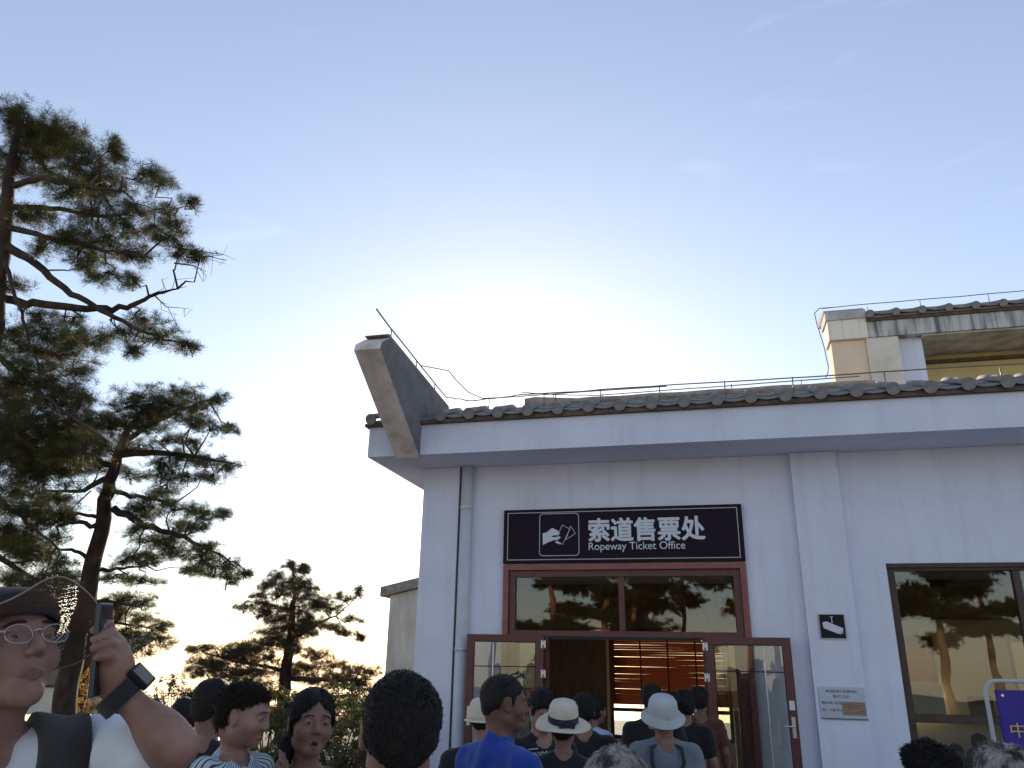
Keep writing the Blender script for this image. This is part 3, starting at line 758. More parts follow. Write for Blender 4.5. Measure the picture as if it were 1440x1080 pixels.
# power line beyond the trees
pl = empty('power_line', (0, 0, 0)); tag(pl, 'thin overhead wires low on the horizon between the pines', 'power line')
for dz, dd in ((0, 0), (9, 0.5)):
    m = MB(); m.tube([V(-60 + 60 * k, 978 + dz - 0.5 * k + 3 * math.sin(PI * k / 12), 40 + dd) for k in range(13)], 0.012, 4); m.build('wire', MT['wire'], pl)
for pxx in (-60, 660):
    p = V(pxx, 976, 40.2); m = MB(); m.tube([(p.x, p.y, -0.06), (p.x, p.y, p.z + 0.5)], [0.13, 0.09], 8); m.build('pole', MT['cement'], pl)

# ================================================================== SCULPTING (distance fields on a graded grid)
def rotz(a): c, s = math.cos(a), math.sin(a); return np.array([[c, -s, 0], [s, c, 0], [0, 0, 1.]])
def rotx(a): c, s = math.cos(a), math.sin(a); return np.array([[1., 0, 0], [0, c, -s], [0, s, c]])
def roty(a): c, s = math.cos(a), math.sin(a); return np.array([[c, 0, s], [0, 1., 0], [-s, 0, c]])
I3 = np.eye(3)
class Sdf:
    """a list of rounded shapes blended into one body"""
    def __init__(s): s.p = []; s.R = I3; s.t = np.zeros(3); s.k = 0.02
    def frame(s, R, t): s.R, s.t = np.array(R, float), np.array(t, float); return s
    def _add(s, kind, data, lo, hi, k, op):
        lo, hi = np.array(lo, float), np.array(hi, float)
        cs = np.array([[(lo, hi)[i][0], (lo, hi)[j][1], (lo, hi)[l][2]] for i in (0, 1) for j in (0, 1) for l in (0, 1)]) @ s.R.T + s.t
        s.p.append((kind, data, s.R, s.t, cs.min(0), cs.max(0), s.k if k is None else k, op)); return s
    def cap(s, a, b, ra, rb=None, k=None, op='u'):
        a, b = np.array(a, float), np.array(b, float); rb = ra if rb is None else rb; r = max(ra, rb)
        return s._add('c', (a, b, ra, rb), np.minimum(a, b) - r, np.maximum(a, b) + r, k, op)
    def ell(s, c, r, k=None, op='u', rot=None):
        c, r = np.array(c, float), np.array(r, float) * np.ones(3); m = r.max() if rot is not None else r
        return s._add('e', (c, r, rot), c - m, c + m, k, op)
    def chain(s, pts, rs, k=None):
        for i in range(len(pts) - 1): s.cap(pts[i], pts[i + 1], rs[i], rs[i + 1], k)
        return s
    def merge(s, o): s.p += o.p; return s
    def bounds(s):
        u = [q for q in s.p if q[7] == 'u']; return np.min([q[4] for q in u], 0) - 0.02, np.max([q[5] for q in u], 0) + 0.02
    def field(s, X, Y, Z, infl=0.0):
        F = np.full((len(X), len(Y), len(Z)), 1.0, np.float32)
        for kind, d, R, t, lo, hi, k, op in s.p:
            m = k + 0.035 + infl
            sl = [slice(np.searchsorted(a, lo[i] - m), np.searchsorted(a, hi[i] + m)) for i, a in enumerate((X, Y, Z))]
            if any(q.stop - q.start < 1 for q in sl): continue
            P = np.stack(np.meshgrid(X[sl[0]], Y[sl[1]], Z[sl[2]], indexing='ij'), -1).astype(np.float32)
            L = (P - t.astype(np.float32)) @ R.astype(np.float32)
            if kind == 'c':
                a, b, ra, rb = d; ab = (b - a).astype(np.float32); L = L - a.astype(np.float32)
                h = np.clip((L @ ab) / max(float(ab @ ab), 1e-9), 0, 1)
                dd = np.linalg.norm(L - h[..., None] * ab, axis=-1) - (ra + (rb - ra) * h)
            else:
                c, r, rot = d; L = L - c.astype(np.float32)
                if rot is not None: L = L @ rot.astype(np.float32)
                k0 = np.linalg.norm(L / r, axis=-1); k1 = np.linalg.norm(L / (r * r), axis=-1) + 1e-6
                dd = k0 * (k0 - 1) / k1
            A = F[sl[0], sl[1], sl[2]]
            if op == 'u':
                dd = dd - infl
                h = np.clip(0.5 + 0.5 * (A - dd) / k, 0, 1); A[...] = A + (dd - A) * h - k * h * (1 - h)
            else:
                h = np.clip(0.5 - 0.5 * (A + dd) / k, 0, 1); A[...] = A + (-dd - A) * h + k * h * (1 - h)
        return F

def axis(lo, hi, h, flo=None, fhi=None, fh=None):
    if flo is None or fhi <= lo or flo >= hi: return np.linspace(lo, hi, max(4, int((hi - lo) / h) + 1))
    flo, fhi = max(flo, lo), min(fhi, hi); out_ = []
    if flo > lo: out_ += list(np.linspace(lo, flo, max(2, int((flo - lo) / h) + 2))[:-1])
    out_ += list(np.linspace(flo, fhi, max(2, int((fhi - flo) / fh) + 1)))
    if fhi < hi: out_ += list(np.linspace(fhi, hi, max(2, int((hi - fhi) / h) + 2))[1:])
    return np.array(out_)

def nets(F, X, Y, Z):
    """surface nets: one vertex in every cell the surface crosses"""
    S = F < 0
    nx, ny, nz = (n - 1 for n in F.shape)
    cnt = np.zeros((nx, ny, nz), np.int8)
    for a in (0, 1):
        for b in (0, 1):
            for c in (0, 1): cnt += S[a:a + nx, b:b + ny, c:c + nz]
    act = (cnt > 0) & (cnt < 8); idx = np.full(act.shape, -1, np.int64); ii = np.argwhere(act); idx[act] = np.arange(len(ii))
    if len(ii) == 0: return np.zeros((0, 3)), np.zeros((0, 4), int)
    acc = np.zeros((len(ii), 3)); n = np.zeros(len(ii)); G = (X, Y, Z)
    cor = [(a, b, c) for a in (0, 1) for b in (0, 1) for c in (0, 1)]
    val = {c: F[ii[:, 0] + c[0], ii[:, 1] + c[1], ii[:, 2] + c[2]] for c in cor}
    pos = {c: np.stack([G[d][ii[:, d] + c[d]] for d in range(3)], -1) for c in cor}
    for c in cor:
        for d in range(3):
            if c[d]: continue
            e = tuple(c[q] + (q == d) for q in range(3)); va, vb = val[c], val[e]; x = (va < 0) != (vb < 0)
            t = np.where(x, va / np.where(x, va - vb, 1), 0)[:, None]
            acc += np.where(x[:, None], pos[c] + (pos[e] - pos[c]) * t, 0); n += x
    vs = acc / n[:, None]; qs = []
    for d in range(3):
        a, b = [(1, 2), (2, 0), (0, 1)][d]
        sl0 = [slice(None)] * 3; sl1 = [slice(None)] * 3; sl0[d] = slice(0, -1); sl1[d] = slice(1, None)
        e = np.argwhere(S[tuple(sl0)] != S[tuple(sl1)])
        e = e[(e[:, a] > 0) & (e[:, b] > 0) & (e[:, a] < F.shape[a] - 1) & (e[:, b] < F.shape[b] - 1)]
        if not len(e): continue
        def at(da, db): q = e.copy(); q[:, a] += da; q[:, b] += db; return idx[q[:, 0], q[:, 1], q[:, 2]]
        q = np.stack([at(-1, -1), at(0, -1), at(0, 0), at(-1, 0)], -1)
        fl = ~S[e[:, 0], e[:, 1], e[:, 2]]; q[fl] = q[fl][:, ::-1]; qs.append(q)
    q = np.concatenate(qs); return vs, q[(q >= 0).all(1)]

def mesh_np(name, vs, qs, m, parent, smooth=True, mi=None):
    me = bpy.data.meshes.new(name); k = qs.shape[1]
    me.vertices.add(len(vs)); me.vertices.foreach_set('co', np.asarray(vs, np.float32).ravel())
    me.loops.add(len(qs) * k); me.loops.foreach_set('vertex_index', np.asarray(qs, np.int32).ravel())
    me.polygons.add(len(qs)); me.polygons.foreach_set('loop_start', np.arange(len(qs), dtype=np.int32) * k)
    me.polygons.foreach_set('loop_total', np.full(len(qs), k, np.int32))
    if smooth: me.polygons.foreach_set('use_smooth', np.ones(len(qs), bool))
    o = link(name, me, m, parent)
    if mi is not None: me.polygons.foreach_set('material_index', np.asarray(mi, np.int32))
    me.update(calc_edges=True); return o

def sculpt(name, sdf, m, parent, h, fine=None, infl=0.0, wr=0.0, clip=None, mfun=None, seed=0.0, relax=1, grow=0.0):
    lo, hi = sdf.bounds(); lo -= infl + grow; hi += infl + grow
    if fine: (fl, fh_, hf) = fine; ax = [axis(lo[i], hi[i], h, fl[i], fh_[i], hf) for i in range(3)]
    else: ax = [axis(lo[i], hi[i], h) for i in range(3)]
    F = sdf.field(*ax, infl=infl)
    X, Y, Z = np.meshgrid(*ax, indexing='ij')
    if wr:
        F += wr * (np.sin(X * 31 + 2.2 * np.sin(Z * 17 + seed) + seed) * np.sin(Z * 23 + 2.5 * np.sin(Y * 21 + X * 13)) + 0.5 * np.sin(Z * 61 + X * 37 + 3 * np.sin(X * 29 + seed)) * np.sin(Y * 33 + seed))
    if clip is not None:
        cv = clip(X, Y, Z)
        if grow: F = F - grow * np.clip(-cv / (grow * 1.3), 0, 1) ** .7
        F = np.maximum(F, cv)
    vs, qs = nets(F, *ax)
    for _ in range(relax):
        e = np.concatenate([qs[:, [0, 1]], qs[:, [1, 2]], qs[:, [2, 3]], qs[:, [3, 0]]]); a = np.zeros_like(vs); c = np.zeros(len(vs))
        np.add.at(a, e[:, 0], vs[e[:, 1]]); np.add.at(c, e[:, 0], 1); np.add.at(a, e[:, 1], vs[e[:, 0]]); np.add.at(c, e[:, 1], 1)
        vs = vs * 0.55 + 0.45 * a / np.maximum(c, 1)[:, None]
    mi = mfun(vs[qs].mean(1)) if mfun else None
    return mesh_np(name, vs, qs, m, parent, True, mi)

# ------------------------------------------------------------------ heads
def head_sdf(s, R, t, hs, mouth=0.0, chub=1.0, fem=False, toddler=False):
    """adult head: origin between the eyes' level and the ears, face towards +Y"""
    s.frame(np.array(R) * 1.0, t)
    q = lambda *a: tuple(v * hs for v in a)
    s.ell(q(0, -.018, .030), q(.077, .098, .088), 0.02 * hs)
    s.ell(q(0, -.040, -.025), q(.058, .060, .062), 0.03 * hs)
    s.ell(q(0, .022, -.026), q(.063 * chub, .066, .080), 0.03 * hs)
    jz = .014 if toddler else (.004 if fem else 0.0); jw = .9 if fem else 1.0
    for e in (-1, 1): s.cap(q(.046 * e * chub * jw, -.004, -.070 + jz), q(.012 * e, .058 - jz * .4, -.098 + jz), .020 * hs, .017 * hs, 0.025 * hs)
    s.ell(q(0, .066 - jz * .3, -.098 + jz), q(.020, .016, .016), 0.022 * hs)
    for e in (-1, 1):
        s.ell(q(.040 * e * chub, .055, -.032), q(.026, .026, .026), 0.022 * hs)
        s.cap(q(.014 * e, .083, .021), q(.046 * e, .069, .021), .0095 * hs, .009 * hs, 0.018 * hs)
    s.cap(q(0, .084, .012), q(0, .100 if toddler else .105, -.026), .0085 * hs, .0115 * hs, 0.012 * hs)
    for e in (-1, 1):
        s.ell(q(.0115 * e, .095, -.033), q(.0090, .0095, .0075), 0.007 * hs)
        s.ell(q(.032 * e, .093, .001), q(.0165, .014, .010), 0.012 * hs, 's')     # eye hollow
        s.ell(q(.032 * e, .0745, .000), q(.0165, .0155, .0125), 0.004 * hs)        # lids
        s.ell(q(.0065 * e, .103, -.0415), q(.0038, .0060, .0032), 0.002 * hs, 's')  # nostril
        s.ell(q(.032 * e, .0905, -.0010), q(.0132, .0070, .0028), 0.0012 * hs, 's') # between the lids
        s.ell(q(.082 * e, -.010, -.010), q(.0090, .020, .032), 0.008 * hs, 'u', rotx(.22) @ rotz(-.45 * e))
        s.ell(q(.091 * e, -.004, -.008), q(.0060, .011, .020), 0.004 * hs, 's', rotx(.22) @ rotz(-.45 * e))
    w = .62 if mouth else (.72 if toddler else 1.0)
    for e in (-1, 1):
        s.cap(q(.004 * e, .0905, -.0645), q(.023 * e * w, .0810, -.0680), .0036 * hs, .0020 * hs, 0.006 * hs)
        s.cap(q(0, .0885, -.0742 - mouth * .012), q(.022 * e * w, .081, -.0690 - mouth * .004), .0048 * hs, .0022 * hs, 0.008 * hs)
        s.cap(q(0, .100, -.0690), q(.021 * e * w, .089, -.0685), .0017 * hs, .0012 * hs, 0.0015 * hs, 's')
    if mouth: s.ell(q(0, .098, -.0695 - mouth * .004), q(.0105, .014, .0075 * mouth), 0.003 * hs, 's')
    return s

def hair_sdf(R, t, hs, style):
    s = Sdf().frame(R, t); q = lambda *a: tuple(v * hs for v in a)
    T = .0015
    s.ell(q(0, -.018, .030), q(.077 + T, .098 + T * 1.05, .088 + T), 0.02 * hs)
    s.ell(q(0, -.042, -.022), q(.062 + T * .8, .060 + T, .060 + T), 0.03 * hs)
    if style == 'long':
        s.cap(q(.055, -.075, -.07), q(.085, -.060, -.165), .030 * hs, .016 * hs, 0.02)
    if style == 'bun': s.ell(q(0, -.135, .03), q(.038, .034, .036), 0.012 * hs)
    return s
HT = {'crop': .005, 'short': .008, 'full': .010, 'long': .008, 'toddler': .007, 'grey': .012, 'curly': .022, 'bun': .009}
def hair_clip(R, t, hs, style):
    R = np.array(R); t = np.array(t)
    def f(X, Y, Z):
        P = (np.stack([X, Y, Z], -1) - t) @ R / hs; x, y, z = P[..., 0], P[..., 1], P[..., 2]
        ax = np.abs(x)
        wav = .004 * np.sin(x * 170 + 2) + .002 * np.sin(x * 410)
        if style in ('long', 'bun'):
            line = .070 - 15.0 * ax * ax + wav                        # a curved line over the brow, down past the ears
            c = np.where(y > .012, line - z, -.085 - z)
            c = np.where((y <= .012) & (style == 'long') & (x > .03), -.2 - z, c)
        elif style == 'grey':
            c = np.where(y > .02, .035 - z, -.06 - z)
        else:
            hl = {'toddler': .074, 'crop': .064, 'short': .060, 'full': .056, 'curly': .045}[style]
            n = .65 * (y - .076) - .76 * (z - hl) + wav * .6
            side = np.where(y < .012, -(z + (.075 if style != 'crop' else .060) - .95 * np.maximum(ax - .028, 0)), n)   # behind the ears down to the nape
            ear = .034 - np.sqrt(((y + .006) / 1.0) ** 2 + ((z + .012) / 1.15) ** 2)
            ear = np.where(ax > .060, ear, -1)
            c = np.maximum(np.where(y < .012, side, n), ear)
            if style in ('crop', 'short', 'full'):
                sb = np.where((y > .012) & (y < .028) & (z > -.022), -(.01) + 0 * z, 1)          # sideburns
                c = np.where(ax > .055, np.minimum(c, sb), c)
        return c * hs
    return f

def strands(name, src, n, L, wd, m, parent, centre, flow=(0, 0, -1), lift=0.35, jit=0.25, seed=1):
    """short hairs: thin blades rooted on the surface of src, combed along flow"""
    r = np.random.default_rng(seed); me = src.data
    co = np.empty(len(me.vertices) * 3); me.vertices.foreach_get('co', co); co = co.reshape(-1, 3)
    no = np.empty(len(me.vertices) * 3); me.vertices.foreach_get('normal', no); no = no.reshape(-1, 3)
    k = r.integers(0, len(co), n); p = co[k] + r.normal(0, .0015, (n, 3)); nn = no[k]
    fl = np.array(flow, float) if not callable(flow) else flow(p)
    fl = fl - nn * (nn * fl).sum(-1, keepdims=True); fl /= np.linalg.norm(fl, axis=-1, keepdims=True) + 1e-6
    d = fl + lift * nn + r.normal(0, jit, (n, 3)); d /= np.linalg.norm(d, axis=-1, keepdims=True)
    sd = np.cross(d, nn + r.normal(0, .3, (n, 3))); sd /= np.linalg.norm(sd, axis=-1, keepdims=True) + 1e-6
    ln = L * r.uniform(.6, 1.25, (n, 1)); p = p - nn * .002
    mid = p + d * ln * .55 + nn * .0; tip = p + d * ln - nn * ln * .12
    vs = np.stack([p - sd * wd / 2, p + sd * wd / 2, mid + sd * wd * .4, mid - sd * wd * .4, tip], 1).reshape(-1, 3)
    b = np.arange(n)[:, None] * 5; tr = np.concatenate([b + [0, 1, 2], b + [0, 2, 3], b + [3, 2, 4]])
    o = mesh_np(name, vs, tr, m, parent, False); o['kind'] = 'stuff'; return o

# ------------------------------------------------------------------ people
def person(label, px, py, d, face, group=None, bface=None, pitch=0.0, roll=0.0, skin='skin', hs=1.0, wsc=1.0, foot=0.0,
           top='black', sleeve=0.55, trousers='denim', hair='short', hairm='hair', fem=False, mouth=0.0, chub=1.0,
           fine=0.006, body_h=0.016, arms=None, fuzz=5000, collar=None, skirt=False, toddler=False, armw=1.0, neckf=1.64, brows=True, fuzzL=.012, headoff=0.02, fuzzjit=.3, fuzzlift=.35, extra=None):
    """head_px.. : the head stands at that point, d metres deep; the body hangs straight below it down to the ground.
    face: compass of the gaze, clockwise from the camera's own heading (0 looks away from the camera, 90 to the right)."""
    bface = face if bface is None else bface
    hw = V(px, py, d)
    rz = YAW - math.radians(bface)
    root = empty('person', (0, 0, 0), rz)
    Rb = rotz(rz); off = Rb @ np.array([0, headoff, 0])
    root.location = (hw.x - off[0], hw.y - off[1], foot)
    tag(root, label, 'person', group)
    zh = hw.z - foot; S_ = zh / neckf if not toddler else (zh - .150 * hs / .8) / 1.40
    Rh = rotz(math.radians(bface - face)) @ rotx(math.radians(pitch)) @ roty(math.radians(roll))
    th = np.array([0, headoff, zh])
    loc = lambda p: (Rb.T @ (np.array(p) - np.array(root.location)))
    W = wsc * (0.92 if fem else 1.0); z = lambda v: v * S_
    b = Sdf(); head_sdf(b, Rh, th, hs, mouth, chub, fem, toddler)
    b.frame(I3, (0, 0, 0))
    nb = Rh @ np.array([0, -.028, -.07]) * hs + th
    nr = (.044 if fem else .055) * hs * (0.8 if toddler else 1)
    b.cap(nb, (0, -.022, z(1.40)), nr, nr * 1.08, .03)
    T = Sdf()                                                     # trunk, also what the shirt follows
    T.ell((0, -.005, z(1.26)), (.165 * W, .112 * W, .19 * S_), .05)
    T.cap((-.06 * W, -.02, z(1.425)), (-.165 * W, -.015, z(1.375)), .042 * W, .050 * W, .04)
    T.cap((.06 * W, -.02, z(1.425)), (.165 * W, -.015, z(1.375)), .042 * W, .050 * W, .04)
    if fem:
        for e in (-1, 1): T.ell((.07 * e * W, .085 * W, z(1.24)), (.055, .045, .055), .03)
    T.ell((0, 0, z(1.06)), (.145 * W, .102 * W, .17 * S_), .06)
    Pv = Sdf(); Pv.ell((0, -.005, z(.93)), (.165 * W, .115 * W, .13 * S_), .05)
    arms = arms or {}; lifted = []
    A = {}
    for e, nm in ((-1, 'L'), (1, 'R')):
        sh = (.178 * e * W, -.012, z(1.365)); c = arms.get(nm)
        if c is None: el = (.235 * e * W, -.035, z(1.09)); wr = (.245 * e * W, .045, z(.86))
        else:
            el, wr = [tuple(loc(q)) if isinstance(q, Vector) else q for q in c[:2]]
            if len(c) > 2: sh = tuple(loc(c[2])); b.cap((.09 * e * W, -.015, z(1.40)), sh, .05 * W, .05 * W, .04); lifted.append((e, sh))
        A[nm] = (np.array(sh), np.array(el), np.array(wr))
    aw = W * (.9 if toddler else armw)
    for nm, (sh, el, wr) in A.items():
        b.cap(sh, el, .050 * aw, .040 * aw, .03); b.cap(el, wr, .041 * aw, .026 * aw, .02)
        mid = el * .72 + wr * .28; b.ell(mid, (.041 * aw,) * 3, .03)
        if extra and nm in extra: extra[nm](b, loc); continue
        dr = (wr - el) / (np.linalg.norm(wr - el) + 1e-6); e = -1 if nm == 'L' else 1
        sd = np.cross(dr, (e * 1.0, .2, .1)); sd /= np.linalg.norm(sd); pn = np.cross(sd, dr)
        hz = hs * (.75 if toddler else 1)
        b.cap(wr, wr + dr * .075 * hz + sd * .012 * hz, .024 * hz, .026 * hz, .015); b.cap(wr, wr + dr * .075 * hz - sd * .016 * hz, .022 * hz, .022 * hz, .015)
        for q in range(4):
            k0 = wr + dr * .085 * hz + sd * (.030 - .020 * q) * hz; ln = (.072, .080, .074, .058)[q] * hz
            k1 = k0 + dr * ln * .5 + pn * .008; k2 = k1 + dr * ln * .45 + pn * .020
            b.cap(k0, k1, .0095 * hz, .009 * hz, .004); b.cap(k1, k2, .009 * hz, .007 * hz, .003)
        t0 = wr + dr * .02 * hz + sd * .03 * hz; t1 = t0 + (dr * .7 + sd * .6) * .045 * hz; b.cap(t0, t1, .012 * hz, .010 * hz, .008); b.cap(t1, t1 + (dr * .95 + sd * .1) * .03 * hz, .010 * hz, .008 * hz, .004)
    body = Sdf(); body.p = b.p[:]
    body.merge(T); body.merge(Pv)
    for e in (-1, 1):
        if toddler:
            body.cap((.07 * e, 0, z(.86)), (.13 * e, .16, z(.70)), .062 * W, .045 * W, .03); body.cap((.13 * e, .16, z(.70)), (.12 * e, .14, z(.42)), .044 * W, .03 * W, .02)
            body.cap((.12 * e, .12, z(.40)), (.12 * e, .20, z(.39)), .028, .022, .02)
        else:
            body.cap((.088 * e * W, 0, z(.88)), (.095 * e, .015, z(.48)), .082 * W, .054 * W, .04); body.cap((.095 * e, .015, z(.48)), (.10 * e, -.015, z(.09)), .054 * W, .034, .03)
            body.cap((.10 * e, -.03, z(.045)), (.11 * e, .12, z(.032)), .036, .030, .025)
    hR = .155 * hs
    fbox = (th - hR, th + hR, fine)
    def mfun(c):
        P = (c - th) @ Rh / hs; mi = np.zeros(len(c), int)
        ww = .0245 * (.75 if mouth else 1); cz_ = -.0692 - mouth * .006; lp = (P[:, 1] > .080) & (np.abs(P[:, 2] - cz_) < (.0066 + mouth * .009) * (1 - (np.abs(P[:, 0]) / ww) ** 1.6)) & (np.abs(P[:, 0]) < ww)
        mi[lp] = 1
        if mouth: mi[(np.abs(P[:, 0]) < .012) & (P[:, 1] < .0905) & (P[:, 1] > .06) & (np.abs(P[:, 2] + .0695 + mouth * .004) < .0085 * mouth)] = 2
        return mi
    bo = sculpt('body', body, [MT[skin], MT['lip'], MT['mouth']], root, body_h, fbox if fine else None, mfun=mfun)
    # eyes
    if fine and fine < .009:
        for e in (-1, 1):
            ctr = Rh @ (np.array([.032 * e, .0745, -.0005]) * hs) + th
            k = MB(); bmesh.ops.create_uvsphere(k.bm, u_segments=14, v_segments=10, radius=.0132 * hs); eo = k.build('eye', MT['eye'], bo, smooth=True); eo.location = ctr
            k = MB(); bmesh.ops.create_uvsphere(k.bm, u_segments=12, v_segments=8, radius=.0082 * hs); io = k.build('iris', MT['iris'], eo, smooth=True)
            gz = Rh @ np.array([0, 1, .0]); io.location = gz * .0066 * hs
        if brows:
            bs = []
            r = np.random.default_rng(3)
            for e in (-1, 1):
                n = 90 if (fem or toddler) else 150; u = r.uniform(0, 1, n); x = e * (.013 + .036 * u); y = .0965 - .021 * u * u; zz = .0225 + .0035 * np.sin(np.minimum(u * 1.15, 1) * 3.14) - .004 * u + r.normal(0, .0014, n)
                p = np.stack([x, y, zz], -1); dd = np.stack([e * np.full(n, .009), -.004 * u, .003 * (1 - u)], -1)
                sd = np.tile([0, .0002, .00045], (n, 1)); bs.append(np.stack([p - sd, p + sd, p + dd], 1))
            vv = (np.concatenate(bs).reshape(-1, 3) * hs) @ Rh.T + th
            mesh_np('eyebrow', vv, np.arange(len(vv)).reshape(-1, 3), MT['brow'], bo, False)['kind'] = 'stuff'
    # hair
    if hair:
        hsdf = hair_sdf(Rh, th, hs, hair)
        lo, hi = hsdf.bounds(); wr = .0022 if hair != 'curly' else .007
        def clip(X, Y, Z, _f=hair_clip(Rh, th, hs, hair)):
            n = 1.0 if hair != 'curly' else 2.2
            return _f(X, Y, Z)
        ho = sculpt('hair', hsdf, MT[hairm], root, max(fine or .012, .0045), wr=wr, grow=HT[hair] * hs, infl=.0, clip=clip, seed=px * .1)
        if fuzz:
            cw = Rh @ (np.array([0, -.04, .10]) * hs) + th
            flow = (lambda p: (p - cw)) if hair in ('crop', 'short', 'full', 'grey', 'toddler', 'curly') else (lambda p: np.stack([np.sign((p - th) @ Rh[:, 0]) * .5, np.zeros(len(p)), -np.ones(len(p))], -1))
            strands('hair_strands', ho, fuzz, fuzzL * hs, .0015 + .0005 * d, MT[hairm], root, cw, flow, lift=fuzzlift, jit=fuzzjit if hair != 'curly' else .8, seed=int(px))
    # clothes
    shirt = Sdf(); shirt.merge(T)
    for e, sh in lifted: shirt.cap((.08 * e * W, -.015, z(1.39)), sh, .048 * W, .052 * W, .05)
    if not skirt: shirt.ell((0, -.002, z(.95)), (.165 * W, .115 * W, .10 * S_), .05)
    else: shirt.ell((0, -.002, z(.93)), (.165 * W, .115 * W, .13 * S_), .05); shirt.chain([(0, 0, z(.9)), (0, 0, z(.55))], [.13, .20], .06)
    for nm, (sh, el, wr) in A.items():
        if sleeve <= 1: q = sh + (el - sh) * sleeve; shirt.cap(sh, q, .058 * aw, .060 * aw, .035)
        else: shirt.cap(sh, el, .056 * aw, .050 * aw, .035); shirt.cap(el, el + (wr - el) * (sleeve - 1), .050 * aw, .038 * aw, .02)
    if collar: shirt.cap((0, -.030, z(1.405)), (0, -.010, z(1.455)), nr + .020, nr + .014, .012)
    # neck opening
    shirt.frame(I3, (0, 0, 0)); shirt.cap((0, -.012, z(1.435)), (0, .010, z(1.60)), nr + .004, nr + .008, .008 * hs, 's')
    ks = hs * (.62 if toddler else 1); shirt.ell((0, .055 * ks, z(1.435)), (.045 * ks, .05 * ks, (.045 if not collar else .055) * ks), .012 * ks, 's')
    so_ = sculpt('shirt', shirt, CL[top], root, min(body_h, .014), infl=.011, wr=.0065, seed=px * .7, relax=3)
    if collar and collar != True:
        cs = Sdf(); cs.cap((0, -.030, z(1.415)), (0, -.012, z(1.462)), nr + .026, nr + .019, .01); cs.cap((0, -.01, z(1.40)), (0, .0, z(1.60)), nr + .010, nr + .014, .004, 's'); cs.ell((0, .08, z(1.44)), (.022, .06, .06), .01, 's')
        sculpt('collar', cs, CL[collar], so_, .007)
    tro = Sdf(); tro.merge(Pv)
    for e in (-1, 1):
        if toddler: tro.cap((.07 * e, 0, z(.86)), (.13 * e, .16, z(.70)), .062 * W, .045 * W, .03)
        elif skirt: tro.cap((.088 * e * W, 0, z(.88)), (.095 * e, .015, z(.60)), .082 * W, .06 * W, .04)
        else: tro.cap((.088 * e * W, 0, z(.88)), (.095 * e, .015, z(.48)), .082 * W, .062 * W, .04); tro.cap((.095 * e, .015, z(.48)), (.10 * e, -.015, z(.11)), .062 * W, .052, .03)
    sculpt('trousers', tro, CL[trousers], root, .022, infl=.012, wr=.003)
    if not toddler:
        sh_ = Sdf()
        for e in (-1, 1): sh_.cap((.10 * e, -.035, z(.045)), (.11 * e, .125, z(.036)), .042, .036, .03)
        sculpt('shoes', sh_, CL['black'], root, .014, clip=lambda X, Y, Z: -Z + .002)
    return dict(root=root, Rh=Rh, th=th, hs=hs, W=W, z=z, A=A, body=bo, shirt=so_, Rb=Rb, loc=loc)

def decal(P, text, wx, hz, cx, cz, m, front=True, rot=0.0, name='lettering', bold=0.0):
    """print on a shirt: the lettering is laid onto the cloth of the chest or back"""
    o = text_mesh(name, text, 0.2, m, P['shirt'], Matrix(), bold, 0.0, wx, hz) if isinstance(text, str) else mesh_np(name, np.array(text[0]), np.array(text[1]), m, P['shirt'], False)
    bm = bmesh.new(); bm.from_mesh(P['shirt'].data); tree = BVHTree.FromBMesh(bm); bm.free()
    bm = bmesh.new(); bm.from_mesh(o.data); bmesh.ops.triangulate(bm, faces=bm.faces)
    bmesh.ops.subdivide_edges(bm, edges=[e for e in bm.edges if e.calc_length() > .03], cuts=2)
    c, s = math.cos(rot), math.sin(rot)
    for v in bm.verts:
        u, w_ = v.co.x - wx / 2, v.co.y - hz / 2; u, w_ = c * u - s * w_, s * u + c * w_
        x = (-u if front else u) + cx; zz = w_ + cz
        org = Vector((x, .5 if front else -.5, zz)); hit = tree.ray_cast(org, Vector((0, -1 if front else 1, 0)))
        if hit[0] is not None: v.co = hit[0] + Vector((0, .003 if front else -.003, 0))
        else: v.co = Vector((x, 0.1 if front else -.1, zz))
    bm.to_mesh(o.data); bm.free(); return o

def lathe(name, prof, m, parent, n=40, wob_=None):
    """prof: (radius, height) outline, spun round z"""
    b = MB(); rings = []
    for r, z in prof:
        rings.append([b.bm.verts.new(((wob_(2 * PI * k / n, r, z) if wob_ else (r * math.cos(2 * PI * k / n), r * math.sin(2 * PI * k / n), z)))) for k in range(n)])
    for a, c in zip(rings, rings[1:]):
        for k in range(n): b.bm.faces.new((a[k], a[(k + 1) % n], c[(k + 1) % n], c[k])).smooth = True
    return b.build(name, m, parent)
def on_head(o, P, loc, rx=0.0, ry=0.0, rz_=0.0):
    R = P['Rh'] @ rotz(rz_) @ roty(ry) @ rotx(rx); t = P['th'] + P['Rh'] @ (np.array(loc) * P['hs'])
    M4 = Matrix([[*R[0], t[0]], [*R[1], t[1]], [*R[2], t[2]], [0, 0, 0, 1]]); o.matrix_local = M4; return o

